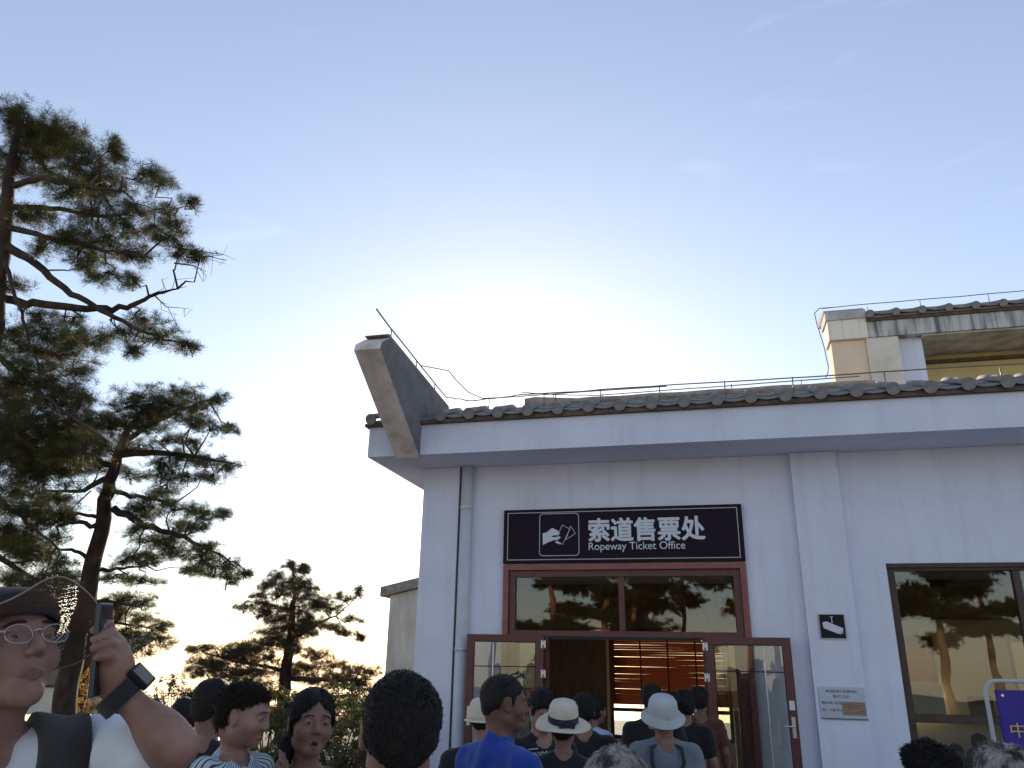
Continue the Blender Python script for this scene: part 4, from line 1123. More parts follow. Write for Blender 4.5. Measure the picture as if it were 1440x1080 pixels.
# ================================================================== TREES
def needle_template(n, L, wd, seed):
    r = np.random.default_rng(seed); a = r.uniform(0, 2 * PI, n); c = 1 - r.uniform(0, 1, n) ** .8 * 1.15
    s_ = np.sqrt(np.clip(1 - c * c, 0, 1)); d = np.stack([s_ * np.cos(a), s_ * np.sin(a), c], -1); ln = L * r.uniform(.7, 1.1, (n, 1))
    root = d * .012 - np.array([0, 0, 1]) * r.uniform(0, .05, (n, 1)); sd = np.cross(d, r.normal(size=(n, 3))); sd /= np.linalg.norm(sd, axis=1, keepdims=True)
    tip = root + d * ln; return np.stack([root - sd * wd / 2, root + sd * wd / 2, tip], 1).reshape(-1, 3)
def tufts(name, pos, dirs, L, wd, n, mats, parent, seed=0, brown=.2):
    r = np.random.default_rng(seed); T = [needle_template(n, L, wd, seed * 10 + q) for q in range(5)]
    pos = np.asarray(pos); dirs = np.asarray(dirs); dirs = dirs / np.linalg.norm(dirs, axis=1, keepdims=True); out_ = []
    k = r.integers(0, 5, len(pos)); sc = r.uniform(.65, 1.2, len(pos)); x = np.cross(dirs, r.normal(size=dirs.shape)); x /= np.linalg.norm(x, axis=1, keepdims=True); y = np.cross(dirs, x)
    R = np.stack([x, y, dirs], -1); order = []
    for q in range(5):
        i = np.where(k == q)[0]; v = np.einsum('nij,mj->nmi', R[i], T[q]) * sc[i][:, None, None] + pos[i][:, None]; out_.append(v.reshape(-1, 3)); order.append(i)
    vs = np.concatenate(out_); order = np.concatenate(order)
    mi = np.repeat((r.uniform(size=len(order)) < brown).astype(int), n)
    o = mesh_np(name, vs, np.arange(len(vs)).reshape(-1, 3), mats, parent, False, mi); o['kind'] = 'stuff'; return o

def pine(label, base, limbs, blobs, dens=1.0, L=.10, wd=.0038, n=22, seed=1, barkm='bark', ndl='needle', brown=.2, group=None, cat='tree', bare=(), fill=130):
    """limbs: lists of (point, radius); blobs: (centre, (rx, ry, rz)) foliage pads fed by twigs from the nearest limb"""
    r = np.random.default_rng(seed); root = empty('pine_tree', base); tag(root, label, cat, group); B0 = Vector(base)
    sub = lambda p: Vector(p) - B0
    tb = MB(); samp = []
    for q, lm in enumerate(limbs):
        pts = [sub(p) for p, _ in lm]; rs = [x for _, x in lm]; P_, R_ = [], []
        for i in range(len(pts) - 1):
            st = 5
            for k in range(st):
                t = k / st; j = Vector(r.normal(0, .010 + rs[i] * .05, 3)); P_.append(pts[i].lerp(pts[i + 1], t) + (j if (i or k) else Vector())); R_.append(rs[i] * (1 - t) + rs[i + 1] * t)
        P_.append(pts[-1]); R_.append(rs[-1]); tb.tube(P_, R_, 9 if rs[0] > .05 else 5)
        samp += [(p, x, q) for p, x in zip(P_[(2 if q == 0 else 1):], R_[(2 if q == 0 else 1):])]
    S = np.array([list(p) for p, _, _ in samp]); pos, dr = [], []
    for c, rad in blobs:
        c = np.array(list(sub(c))); rad = np.array(rad); nt = int(max(7, dens * 62 * (rad[0] * rad[2]) ** .72))
        hub = S[np.argmin(np.linalg.norm((S - c) / np.array([1, 1, .8]), axis=1))]; mb_ = hub * .5 + c * .5 + r.normal(0, .05, 3); tb.tube([hub, hub * .72 + c * .28 + r.normal(0, .05, 3), mb_, c], [.014, .011, .009, .006], 4, cap=False)
        for _ in range(nt):
            u = r.normal(size=3); u /= np.linalg.norm(u); tgt = c + rad * u * r.uniform(.35, 1) ** .6
            # feed from a sub-limb: a limb point near the pad
            a = hub * .15 + c * .85
            m1 = a * .9 + tgt * .1 + r.normal(0, .02, 3); m2 = c * .72 + tgt * .28 + np.array([0, 0, -.04]) + r.normal(0, .05, 3)
            ln = np.linalg.norm(tgt - m2) + .05
            tb.tube([a, m1, m2, (m2 + tgt) / 2 + r.normal(0, .02, 3), tgt], [.010, .008, .0055, .004, .0025], 3, cap=False)
            d = (tgt - m2) / ln; ntf = max(6, int(ln / .034)) 
            for k in range(ntf):
                t = .15 + .85 * (k + 1) / ntf; p = m2 + (tgt - m2) * t; sidev = r.normal(size=3) * np.array([1, 1, .5]); sidev /= np.linalg.norm(sidev)
                off = sidev * r.uniform(0, .13) * (1.15 - t * .8); pos.append(p + off); dr.append(d * .7 + off * 5 + np.array([0, 0, .75]) + r.normal(0, .2, 3))
            pos.append(tgt); dr.append(d + np.array([0, 0, .5]))
    for c, rad in blobs:
        c = np.array(list(sub(c))); rad = np.array(rad); nv = int(max(8, dens * fill * 3.14 * rad[0] * rad[2]))
        u = r.normal(size=(nv, 3)); u /= np.linalg.norm(u, axis=1, keepdims=True); p = c + u * rad * (r.uniform(0, 1, (nv, 1)) ** .6) * (1 + .22 * np.sin(u[:, :1] * 7 + c[0] * 9)); pos += list(p); dr += list(u * .5 * np.array([1, 1, .4]) + np.array([0, 0, .7]) + r.normal(0, .3, (nv, 3)))
    for bt in bare:                                                                     # bare forked twigs
        p0, p1 = np.array(list(sub(bt[0]))), np.array(list(sub(bt[1])))
        m_ = (p0 + p1) / 2 + r.normal(0, .04, 3); tb.tube([p0, m_, p1], [.012, .007, .003], 4, cap=False)
        for _ in range(4):
            t = r.uniform(.3, .95); q0 = m_ * (1 - abs(2 * t - 1)) + (p1 if t > .5 else p0) * abs(2 * t - 1); tb.tube([q0, q0 + (p1 - p0) * .16 + r.normal(0, .07, 3), q0 + (p1 - p0) * .25 + r.normal(0, .10, 3)], [.005, .0035, .002], 3, cap=False)
    tb.build('trunk', MT[barkm], root)
    tufts('crown', pos, dr, L, wd, n, [MT[ndl], MT['needle_brown']], root, seed, brown); return root, len(pos)

def blobs_px(lst, d, seed, dj=.5, grow=1.22):
    r = random.Random(seed); out_ = []
    for x, y, rx, ry in lst:
        dd = d + r.uniform(-dj, dj); k = dd / 1080; out_.append((V(x + r.uniform(-4, 4), y, dd), (rx * k * grow, rx * k * .9 * grow, ry * k * grow)))
    return out_
g_ = lambda x, y, d, r: (V(x, y, d), r)

# --- tall pine at the left edge
dA = 9.5; bA = V(-45, 900, dA); bA = Vector((bA.x, bA.y, -.06))
limA = [[(bA, .18), g_(-34, 900, dA, .15), g_(-30, 740, dA, .13), g_(-16, 520, dA, .11), g_(2, 360, dA, .095), g_(12, 250, dA, .065), g_(28, 170, dA, .03)],
        [g_(10, 262, dA, .05), g_(60, 252, dA - .2, .04), g_(110, 262, dA - .4, .03), g_(170, 270, dA - .6, .012)],
        [g_(8, 290, dA, .045), g_(70, 294, dA + .2, .035), g_(140, 305, dA + .4, .025), g_(200, 298, dA + .5, .015), g_(262, 290, dA + .6, .006)],
        [g_(6, 318, dA, .045), g_(80, 338, dA - .3, .03), g_(150, 352, dA - .5, .02), g_(215, 364, dA - .6, .008)],
        [g_(8, 345, dA, .06), g_(50, 372, dA - .1, .045), g_(100, 412, dA - .2, .038), g_(150, 440, dA - .3, .03), g_(210, 470, dA - .4, .018), g_(265, 485, dA - .5, .006)],
        [g_(-4, 420, dA + .2, .055), g_(60, 428, dA + .1, .05), g_(140, 436, dA, .042), g_(185, 430, dA, .032), g_(215, 415, dA, .022), g_(250, 406, dA, .010)],
        [g_(4, 360, dA, .03), g_(22, 420, dA - .4, .022), g_(40, 470, dA - .5, .016), g_(60, 540, dA - .6, .01)],
        [g_(0, 500, dA, .04), g_(40, 540, dA - .4, .03), g_(90, 580, dA - .6, .02), g_(150, 620, dA - .8, .01)],
        [g_(-2, 600, dA, .04), g_(40, 640, dA + .4, .03), g_(100, 665, dA + .6, .015)],
        [g_(-6, 700, dA, .04), g_(40, 735, dA - .2, .025), g_(80, 770, dA - .4, .01)],
        [g_(-8, 780, dA, .04), g_(40, 810, dA + .2, .025), g_(80, 830, dA + .4, .01)]]
blA = [(20, 540, 50, 26), (90, 545, 46, 22), (40, 590, 60, 26), (100, 590, 40, 18), (20, 620, 50, 24), (60, 670, 56, 20), (100, 640, 40, 16), (30, 710, 50, 20), (90, 720, 30, 12), (30, 760, 46, 20), (60, 815, 46, 16), (10, 840, 40, 18), (110, 480, 40, 16), (50, 490, 44, 20), (30, 300, 30, 16), (60, 300, 26, 12), (215, 320, 22, 10), (250, 320, 18, 9), (60, 200, 44, 26), (130, 245, 40, 18), (180, 315, 34, 10), (25, 400, 22, 12), (60, 440, 26, 10), (110, 450, 26, 9), (15, 160, 28, 22), (45, 175, 40, 24), (88, 190, 42, 28), (60, 225, 60, 26), (120, 225, 42, 24), (20, 235, 35, 25), (158, 205, 16, 16), (165, 222, 14, 12), (150, 262, 45, 22), (205, 240, 26, 16), (225, 255, 26, 14),
       (100, 268, 40, 20), (190, 290, 40, 16), (130, 300, 45, 18), (235, 300, 26, 12), (262, 282, 14, 8), (90, 330, 35, 16), (150, 338, 50, 22), (110, 352, 50, 20), (185, 355, 30, 16), (235, 335, 26, 14), (255, 352, 24, 12), (278, 360, 14, 7),
       (60, 350, 20, 14), (155, 388, 30, 14), (125, 375, 22, 12), (190, 392, 16, 8), (205, 450, 34, 12), (235, 472, 36, 14), (268, 482, 18, 9), (175, 470, 34, 14), (140, 478, 28, 14), (185, 492, 14, 8),
       (70, 462, 36, 18), (20, 470, 30, 20), (95, 500, 40, 20), (40, 520, 48, 24), (110, 520, 22, 10), (70, 560, 56, 22), (15, 570, 34, 26), (120, 560, 24, 12), (50, 605, 60, 24), (100, 618, 40, 16), (15, 640, 40, 26), (70, 650, 48, 18),
       (30, 690, 44, 20), (60, 730, 40, 18), (15, 745, 36, 20), (45, 775, 40, 16), (80, 795, 30, 12), (20, 810, 40, 18), (60, 835, 36, 12), (-20, 250, 30, 40), (-30, 340, 30, 30), (-30, 500, 40, 40), (-30, 620, 40, 40)]
pine('tall pine at the left edge with long level branches', bA, limA, blobs_px(blA, dA, 4, .55), dens=1.3, fill=260, seed=11, brown=.28,
     bare=[(V(262, 362, dA), V(316, 366, dA)), (V(255, 350, dA), V(312, 358, dA)), (V(215, 413, dA), V(266, 434, dA)), (V(190, 428, dA), V(262, 403, dA)), (V(245, 370, dA), V(290, 382, dA))])
# --- leaning pine
dB = 11.0; bB = V(70, 1110, dB); bB = Vector((bB.x, bB.y, -.06))
limB = [[(bB, .20), g_(86, 1010, dB, .17), g_(104, 920, dB, .145), g_(128, 800, dB, .118), g_(146, 715, dB, .10), g_(163, 650, dB, .075), g_(178, 605, dB, .05), g_(208, 570, dB, .035)],
        [g_(165, 640, dB, .06), g_(210, 635, dB - .2, .045), g_(260, 640, dB - .4, .03), g_(330, 652, dB - .5, .01)],
        [g_(172, 620, dB, .05), g_(215, 595, dB + .3, .035), g_(260, 575, dB + .4, .022), g_(300, 560, dB + .5, .01)],
        [g_(160, 655, dB, .05), g_(120, 640, dB - .3, .035), g_(70, 625, dB - .5, .02)],
        [g_(156, 672, dB, .05), g_(110, 690, dB + .2, .03), g_(60, 690, dB + .4, .015)],
        [g_(160, 715, dB, .055), g_(205, 740, dB - .2, .045), g_(260, 757, dB - .4, .03), g_(300, 775, dB - .5, .015), g_(335, 800, dB - .6, .007)],
        [g_(158, 690, dB, .04), g_(200, 700, dB + .3, .03), g_(250, 705, dB + .5, .015)],
        [g_(140, 740, dB, .04), g_(105, 735, dB - .3, .03), g_(80, 740, dB - .4, .018)], [g_(144, 728, dB, .035), g_(110, 722, dB + .3, .022), g_(85, 725, dB + .4, .01)],
        [g_(130, 788, dB, .035), g_(100, 772, dB, .025), g_(75, 772, dB, .012)],
        [g_(132, 800, dB, .04), g_(165, 800, dB + .3, .025), g_(205, 795, dB + .4, .01)],
        [g_(118, 850, dB, .04), g_(155, 845, dB - .3, .025), g_(200, 855, dB - .5, .01)],
        [g_(108, 890, dB, .035), g_(160, 875, dB + .3, .022), g_(215, 885, dB + .5, .01)]]
blB = [(210, 585, 44, 14), (150, 590, 40, 14), (100, 620, 44, 14), (230, 655, 34, 9), (140, 655, 34, 10), (50, 630, 40, 14), (280, 575, 24, 8), (195, 715, 34, 9), (270, 735, 32, 9), (240, 757, 32, 9), (60, 725, 30, 10), (30, 760, 34, 12), (215, 785, 30, 9), (290, 765, 20, 8), (60, 780, 36, 12), (100, 810, 30, 9), (130, 860, 24, 9), (195, 556, 34, 13), (178, 572, 28, 14), (225, 575, 40, 16), (255, 552, 34, 13), (240, 565, 30, 12), (285, 565, 28, 9), (310, 560, 16, 6), (270, 590, 30, 12), (300, 600, 26, 10), (325, 602, 14, 6), (205, 600, 36, 12), (160, 600, 36, 14), (120, 605, 34, 13), (145, 625, 44, 15),
       (110, 640, 44, 14), (70, 640, 34, 16), (195, 628, 36, 11), (230, 618, 26, 10), (250, 645, 34, 10), (290, 648, 32, 11), (320, 655, 18, 8), (300, 670, 22, 10), (270, 620, 22, 9), (180, 665, 26, 9), (220, 668, 36, 9), (260, 668, 26, 9), (90, 660, 44, 10), (40, 650, 36, 18),
       (215, 700, 30, 12), (250, 712, 38, 11), (290, 722, 30, 10), (308, 722, 14, 8), (235, 690, 24, 9), (200, 725, 24, 9), (255, 740, 22, 8), (215, 762, 30, 11), (245, 772, 34, 13), (280, 782, 32, 13), (300, 800, 32, 12), (325, 812, 18, 10), (270, 800, 24, 10), (345, 805, 10, 5), (190, 745, 22, 9), (315, 790, 22, 8),
       (180, 790, 34, 8), (195, 778, 24, 7), (165, 812, 30, 9), (200, 815, 26, 7), (190, 838, 34, 8), (205, 848, 26, 7), (160, 850, 26, 8), (195, 868, 34, 10), (228, 880, 20, 7), (180, 890, 40, 14), (220, 898, 26, 12), (195, 912, 30, 8), (150, 870, 22, 10), (170, 860, 22, 8),
       (95, 700, 26, 9), (80, 760, 26, 9), (60, 700, 26, 10), (150, 690, 16, 8)]
pine('leaning pine with dark trunk left of the roof', bB, limB, blobs_px(blB, dB, 5, .6), dens=1.3, fill=240, seed=12, brown=.22, wd=.0040,
     bare=[(V(128, 690, dB), V(72, 740, dB)), (V(100, 715, dB), V(70, 745, dB)), (V(60, 800, dB), V(48, 850, dB)), (V(75, 865, dB), V(35, 850, dB))])
# --- younger pine in the middle
dC = 16.0; bC = V(385, 1120, dC); bC = Vector((bC.x, bC.y, -.06))
limC = [[(bC, .20), g_(392, 1060, dC, .17), g_(398, 990, dC, .14), g_(403, 930, dC, .11), g_(410, 880, dC, .075), g_(414, 830, dC, .04), g_(412, 795, dC, .012)],
        [g_(402, 955, dC, .06), g_(440, 955, dC - .3, .045), g_(490, 958, dC - .5, .025), g_(525, 955, dC - .6, .01)], [g_(402, 945, dC, .05), g_(360, 935, dC + .3, .035), g_(310, 925, dC + .5, .02), g_(270, 912, dC + .6, .008)],
        [g_(409, 900, dC, .045), g_(440, 882, dC + .2, .03), g_(480, 860, dC + .4, .015), g_(505, 835, dC + .5, .006)], [g_(412, 860, dC, .03), g_(380, 850, dC, .02), g_(345, 845, dC, .008)],
        [g_(400, 985, dC, .05), g_(360, 965, dC - .4, .03), g_(300, 960, dC - .6, .012)], [g_(398, 1000, dC, .05), g_(440, 985, dC + .3, .03), g_(500, 975, dC + .5, .012)], [g_(396, 1030, dC, .05), g_(360, 1010, dC, .03), g_(310, 1005, dC, .01)], [g_(396, 1040, dC, .05), g_(440, 1030, dC + .4, .03), g_(490, 1020, dC + .5, .012)]]
blC = [(420, 800, 16, 8), (395, 822, 24, 9), (420, 828, 24, 9), (445, 845, 26, 9), (375, 862, 30, 10), (430, 880, 36, 10), (345, 915, 34, 10), (400, 900, 40, 11), (320, 940, 40, 10), (420, 945, 40, 10), (470, 950, 36, 9), (350, 960, 40, 10), (500, 955, 24, 9), (455, 990, 40, 10), (330, 985, 40, 10), (400, 1000, 40, 10), (495, 870, 16, 6), (285, 930, 24, 9), (405, 792, 10, 7), (428, 800, 9, 7), (388, 810, 14, 8), (405, 815, 16, 9), (430, 820, 12, 8), (375, 822, 12, 8), (400, 835, 22, 9), (430, 838, 20, 8), (360, 835, 14, 8), (345, 852, 14, 8), (375, 850, 20, 9), (410, 855, 28, 10), (450, 850, 18, 8), (480, 840, 16, 8), (500, 832, 8, 8), (470, 855, 18, 8), (440, 868, 26, 9),
       (400, 872, 30, 10), (380, 885, 24, 9), (420, 888, 30, 9), (460, 880, 24, 8), (485, 890, 18, 6), (505, 895, 10, 5), (380, 905, 30, 9), (350, 905, 26, 9), (320, 915, 22, 9), (290, 912, 20, 8), (268, 912, 10, 6), (340, 925, 34, 10), (380, 925, 26, 9), (420, 912, 26, 8), (450, 920, 26, 9), (300, 935, 30, 10), (275, 945, 18, 9),
       (330, 948, 34, 9), (370, 945, 26, 8), (430, 935, 26, 8), (470, 935, 30, 9), (505, 940, 20, 8), (520, 945, 14, 9), (440, 955, 24, 7), (480, 962, 30, 8), (515, 965, 18, 8), (300, 968, 30, 10), (340, 972, 34, 9), (270, 975, 14, 9), (375, 975, 24, 8), (440, 980, 30, 8), (490, 985, 28, 9), (350, 998, 34, 9), (300, 995, 26, 9), (430, 1005, 30, 8), (480, 1010, 30, 9), (390, 1015, 20, 8), (510, 1000, 20, 9)]
pine('young pine with a pointed top between the left people and the office', bC, limC, blobs_px(blC, dC, 6, .7, 1.2), dens=1.2, fill=190, L=.115, wd=.0055, n=20, seed=13, ndl='needle_far', brown=.35)
# --- bushes
def bush(label, c, rad, n, m2, seed, cat='shrub'):
    r = np.random.default_rng(seed); root = empty('shrub', (c.x, c.y, 0)); tag(root, label, cat)
    k = MB(); pos, dr = [], []
    for _ in range(14):
        a = r.uniform(0, 2 * PI); e = np.array([rad[0] * .8 * math.cos(a), rad[1] * .8 * math.sin(a), r.uniform(.6, 1) * rad[2]]); k.tube([(0, 0, -.06), e * .4 + r.normal(0, .05, 3), e], [.02, .012, .004], 4)
    for _ in range(n):
        u = r.normal(size=3); u /= np.linalg.norm(u); p = u * np.array(rad) * r.uniform(.25, 1) ** .5 * np.array([1, 1, .6]) + np.array([0, 0, rad[2] * .52]) + .08 * np.sin(u * 9); pos.append(p); dr.append(u + np.array([0, 0, .8]))
    k.build('stem', MT['bark'], root)
    tufts('leaves', pos, dr, .075, .022, 9, [MT[m2], MT['needle_brown']], root, seed, .2); return root
p = V(480, 1060, 9.5); bush('yellow-green bush behind the woman', p, (.7, .6, 1.22), 800, 'shrub', 31)
p = V(382, 1060, 10.5); bush('yellow-green bush left of the young pine trunk', p, (.5, .5, 1.15), 400, 'shrub', 32)
p = V(505, 1060, 8.5); bush('darker bush beside the office corner', p, (.45, .5, 1.15), 400, 'shrub', 35)
p = V(232, 1030, 15.5); bush('small bush under the overhead wires', p, (.45, .45, 1.15), 350, 'needle_far', 33)
p = V(142, 1060, 15.0); bush('grey-green bush in front of the village house', p, (1.0, .7, 1.0), 500, 'needle_far', 34)
p = V(112, 1010, 12.5); bush('small bush with orange leaves by the leaning trunk', p, (.25, .25, 1.25), 120, 'orange_leaf', 36)
# thin second trunk beside the leaning pine
th_ = empty('thin_trunk', (V(122, 1120, 13).x, V(122, 1120, 13).y, -.06)); tag(th_, 'thin dark bare trunk right of the leaning pine trunk', 'tree')
k = MB(); o0 = th_.location; k.tube([(0, 0, 0), V(112, 1000, 13) - o0, V(122, 930, 13) - o0, V(128, 880, 13) - o0, V(136, 820, 13) - o0], [.10, .085, .075, .06, .03], 8); k.build('trunk', MT['bark'], th_)
# --- pines behind the photographer, seen only mirrored in the glass
r7 = random.Random(5)
back = [(-7.5, -27, 7.5), (-4.6, -24, 8.5), (-1.6, -29, 9.0), (-3.1, -22, 7.8), (1.2, -25, 9.5), (4.2, -23, 8.4), (5.2, -27, 9.0), (8.5, -24, 7.6), (11.5, -28, 8.8), (-11, -25, 8.2)]
for q, (x, y, h) in enumerate(back):
    b0 = Vector((x, y, -.06)); tp = Vector((x + r7.uniform(-.5, .5), y + r7.uniform(-.5, .5), h)); lim = [[(b0, .15), (b0.lerp(tp, .35) + Vector((r7.uniform(-.1, .1), 0, 0)), .13), (b0.lerp(tp, .7), .10), (tp, .03)]]; bl_ = []
    for k_ in range(15):
        t = r7.uniform(.32, 1.0); a = r7.uniform(0, 2 * PI); R_ = (1.05 - t * .75) * 2.6 * r7.uniform(.6, 1); s0 = b0.lerp(tp, t); e0 = s0 + Vector((math.cos(a) * R_, math.sin(a) * R_, r7.uniform(-.1, .5)))
        lim.append([(s0, .05), (s0.lerp(e0, .6), .03), (e0, .01)]); bl_.append((e0, (1.0, 1.0, .42))); bl_.append((s0.lerp(e0, .55), (.8, .8, .36)))
    pine(['slim', 'broad', 'tall', 'bent', 'old', 'open', 'dense', 'low', 'far', 'outermost'][q] + ' orange-trunked pine across the forecourt, mirrored in the windows', b0, lim, bl_, dens=1.0, fill=45, L=.17, wd=.016, n=12, seed=50 + q, barkm='bark_red', ndl='needle', brown=.2, group='pines across the forecourt')

# ================================================================== PEOPLE
VX = lambda a, b, c: V(a, b, c)
# --- man in the net hat, arm raised with a phone
def fist(b, loc):
    r = lambda *a: loc(V(*a))
    b.cap(r(164, 962, 1.275), r(161, 938, 1.275), .026, .027, .02); b.cap(r(152, 950, 1.28), r(152, 922, 1.28), .021, .020, .02)
    b.cap(r(161, 938, 1.275), r(160, 908, 1.272), .026, .020, .02)
    for K, m_, t_ in (((160, 898, 1.30), (152, 879, 1.288), (132, 886, 1.262)), ((164, 906, 1.285), (156, 889, 1.265), (130, 899, 1.243)),
                      ((164, 918, 1.27), (156, 904, 1.245), (132, 912, 1.228)), ((160, 930, 1.262), (152, 920, 1.237), (137, 925, 1.227))):
        k, m2, t2 = r(*K), r(*m_), r(*t_)
        b.cap(k, m2, .0112, .0094, .004); b.cap(m2, m2 * .45 + t2 * .55, .0096, .0086, .0015); b.cap(m2 * .45 + t2 * .55, t2, .0086, .0070, .0015)
    b.cap(r(150, 946, 1.29), r(140, 926, 1.31), .015, .012, .012); b.cap(r(140, 926, 1.31), r(138, 902, 1.318), .012, .0085, .004)
el, wr = V(248, 1052, 1.285), V(165, 968, 1.275)
P1 = person('man in brown net hat and glasses raising a phone, white tee', 7, 917, 1.43, 121, bface=140, pitch=20, roll=3, skin='skin_fair', chub=1.02, hs=.97, wsc=1.14, armw=.70,
            top='white', sleeve=.62, hair='short', fine=.0028, body_h=.011, arms={'L': (el, wr, V(146, 1064, 1.40))}, neckf=1.60, extra={'L': fist}, fuzz=5000, fuzzL=.014)
# hat
hat = empty('net_hat', parent=P1['root']); on_head(hat, P1, (0, -.022, .044), rx=.10)
lathe('hat_crown', [(.101, -.012), (.103, .02), (.098, .036), (.084, .052), (.05, .060), (.001, .062)], CL['olive'], hat, 40, lambda a, r, z: (r * .92 * math.cos(a), r * 1.10 * math.sin(a), z + .003 * math.sin(3 * a)))
lathe('hat_band', [(.1035, -.014), (.1055, .004), (.1052, .020), (.1035, .028)], CL['band'], hat, 40, lambda a, r, z: (r * .92 * math.cos(a), r * 1.10 * math.sin(a), z))
brimf = lambda a, r, z: (r * .97 * math.cos(a), r * 1.04 * math.sin(a), z + (r - .1) * (-.22 - .44 * math.cos(2 * a) + .16 * math.sin(4 * a + 1.0) + .05 * math.sin(9 * a)))
lathe('hat_brim', [(.100, -.012), (.118, -.013), (.140, -.012), (.155, -.011), (.166, -.010), (.178, -.010)], CL['net'], hat, 72, brimf)
rim = MB(); ra = [2 * PI * k / 72 for k in range(73)]
rim.tube([brimf(a, .178, -.010) for a in ra], .0016, 6); rim.build('brim_edge', mat('tan_binding', (0.30, 0.23, 0.17), 0.8), hat)
# glasses
def spectacles(P, m, lens=True, loc=(0, 0, 0), rx=0.0, wire_r=.0011):
    G = empty('glasses', parent=P['root']); on_head(G, P, loc, rx)
    for e in (-1, 1):
        ring = [(e * (.033 + .0245 * math.cos(a)), .1035 - .16 * abs(.0245 * math.cos(a) + .002) , -.002 + .0170 * math.sin(a) * (1 + .12 * math.cos(a) ** 2)) for a in [2 * PI * k / 24 for k in range(25)]]
        k = MB(); k.tube(ring, wire_r * .7, 5); k.build('rim', m, G)
        if lens:
            k = MB(); vs = [k.bm.verts.new(p) for p in ring[:-1]]; k.bm.faces.new(vs); k.build('lens', MT['lens'], G)
        k = MB(); k.tube([(e * .0570, .0990, .004), (e * .070, .085, .006), (e * .078, .03, .004), (e * .080, -.01, -.004)], wire_r * 1.5, 6); k.build('temple', m, G)
    k = MB(); k.tube([(-.009, .1040, .002), (0, .1075, .005), (.009, .1040, .002)], wire_r * 1.3, 6); k.build('bridge', m, G); return G
spectacles(P1, MT['steel'])
# phone
ph = empty('phone'); tag(ph, 'dark phone held edge-on in the raised hand', 'phone')
top_, bot_ = V(148, 848, 1.29), V(140, 938, 1.262); a_ = (top_ - bot_).normalized(); w_ = (_f * .97 - _r * .20).normalized(); w_ = (w_ - a_ * w_.dot(a_)).normalized(); n_ = w_.cross(a_)
pc = top_ - a_ * .076; M4 = Matrix(((w_.x, a_.x, n_.x, pc.x), (w_.y, a_.y, n_.y, pc.y), (w_.z, a_.z, n_.z, pc.z), (0, 0, 0, 1))); ph.matrix_world = M4
box('body', -.034, .034, -.070, .076, -.0045, .0035, mat('phone_shell', (0.03, 0.045, 0.07), 0.25, spec=.6), ph, .0022)
box('screen', -.0315, .0315, -.066, .072, .0038, .0044, mat('phone_screen', (0.01, 0.012, 0.018), 0.08, spec=.7), ph)
box('camera_bump', .012, .032, .045, .068, -.0062, -.0047, MT['black'], ph, .0005)
# wrist watch
wt = empty('wrist_watch', parent=P1['root']); e_, w2 = P1['A']['L'][1], P1['A']['L'][2]; dz = Vector((w2 - e_)).normalized(); cw = Vector(w2) - dz * .012
tl = Vector(P1['Rb'].T @ np.array(_u * .6 + _r * .8)); tl = (tl - dz * tl.dot(dz)).normalized(); sx = dz.cross(tl)
wt.matrix_local = Matrix(((sx.x, dz.x, tl.x, cw.x), (sx.y, dz.y, tl.y, cw.y), (sx.z, dz.z, tl.z, cw.z), (0, 0, 0, 1)))
k = MB(); rr = [2 * PI * q / 32 for q in range(32)]
for q in range(32):
    a, b2 = rr[q], rr[(q + 1) % 32]; f = lambda t, R_, y: (R_ * math.cos(t), y, R_ * math.sin(t))
    q8 = [f(a, .0335, -.012), f(b2, .0335, -.012), f(b2, .0335, .012), f(a, .0335, .012), f(a, .0365, -.011), f(b2, .0365, -.011), f(b2, .0365, .011), f(a, .0365, .011)]
    vs = [k.bm.verts.new(p) for p in q8]
    for g4 in ((4, 5, 6, 7), (0, 1, 5, 4), (3, 2, 6, 7), (0, 1, 2, 3)): k.bm.faces.new([vs[i] for i in g4])
wt.scale = (1.14, 1.2, 1.14); bmesh.ops.remove_doubles(k.bm, verts=k.bm.verts, dist=1e-5); k.build('watch_strap', CL['strap'], wt)
box('watch_case', -.016, .016, -.017, .017, .033, .042, MT['black'], wt, .003)
box('watch_face', -.0125, .0125, -.0135, .0135, .0422, .0428, mat('watch_glass', (0.10, 0.085, 0.06), 0.15, spec=.6), wt)
# rucksack with shoulder straps
rk = empty('backpack'); rk.matrix_world = P1['root'].matrix_basis.copy(); tag(rk, 'black backpack on the back of the man in the net hat', 'backpack')
Z1 = P1['z']; W1 = P1['W']
for e in (-1, 1):
    s_ = Sdf(); s_.ell((0, -.005, Z1(1.26)), (.165 * W1, .112 * W1, .19 * Z1(1)), .05); s_.cap((-.06 * W1, -.02, Z1(1.425)), (-.165 * W1, -.015, Z1(1.375)), .042 * W1, .050 * W1, .04); s_.cap((.06 * W1, -.02, Z1(1.425)), (.165 * W1, -.015, Z1(1.375)), .042 * W1, .050 * W1, .04)
    s_.ell((0, 0, Z1(1.06)), (.145 * W1, .102 * W1, .17 * Z1(1)), .06)
    if e < 0: s_.cap((-.08 * W1, -.015, Z1(1.39)), P1['A']['L'][0], .048 * W1, .052 * W1, .05)
    sculpt('shoulder_strap', s_, CL['strap'], rk, .007, infl=.030, clip=lambda X, Y, Z, e=e: np.maximum(np.abs(X - e * (.105 + .10 * np.maximum(0, Z1(1.35) - Z))) - .031, Z1(1.12) - Z))
k = MB(); k.box(-.15, .15, -.34, -.165, Z1(1.0), Z1(1.40)); k.build('pack', CL['strap'], rk, .05, True)
k = MB(); k.box(-.11, .11, -.375, -.342, Z1(1.02), Z1(1.20)); k.build('pocket', CL['strap'], rk, .012)

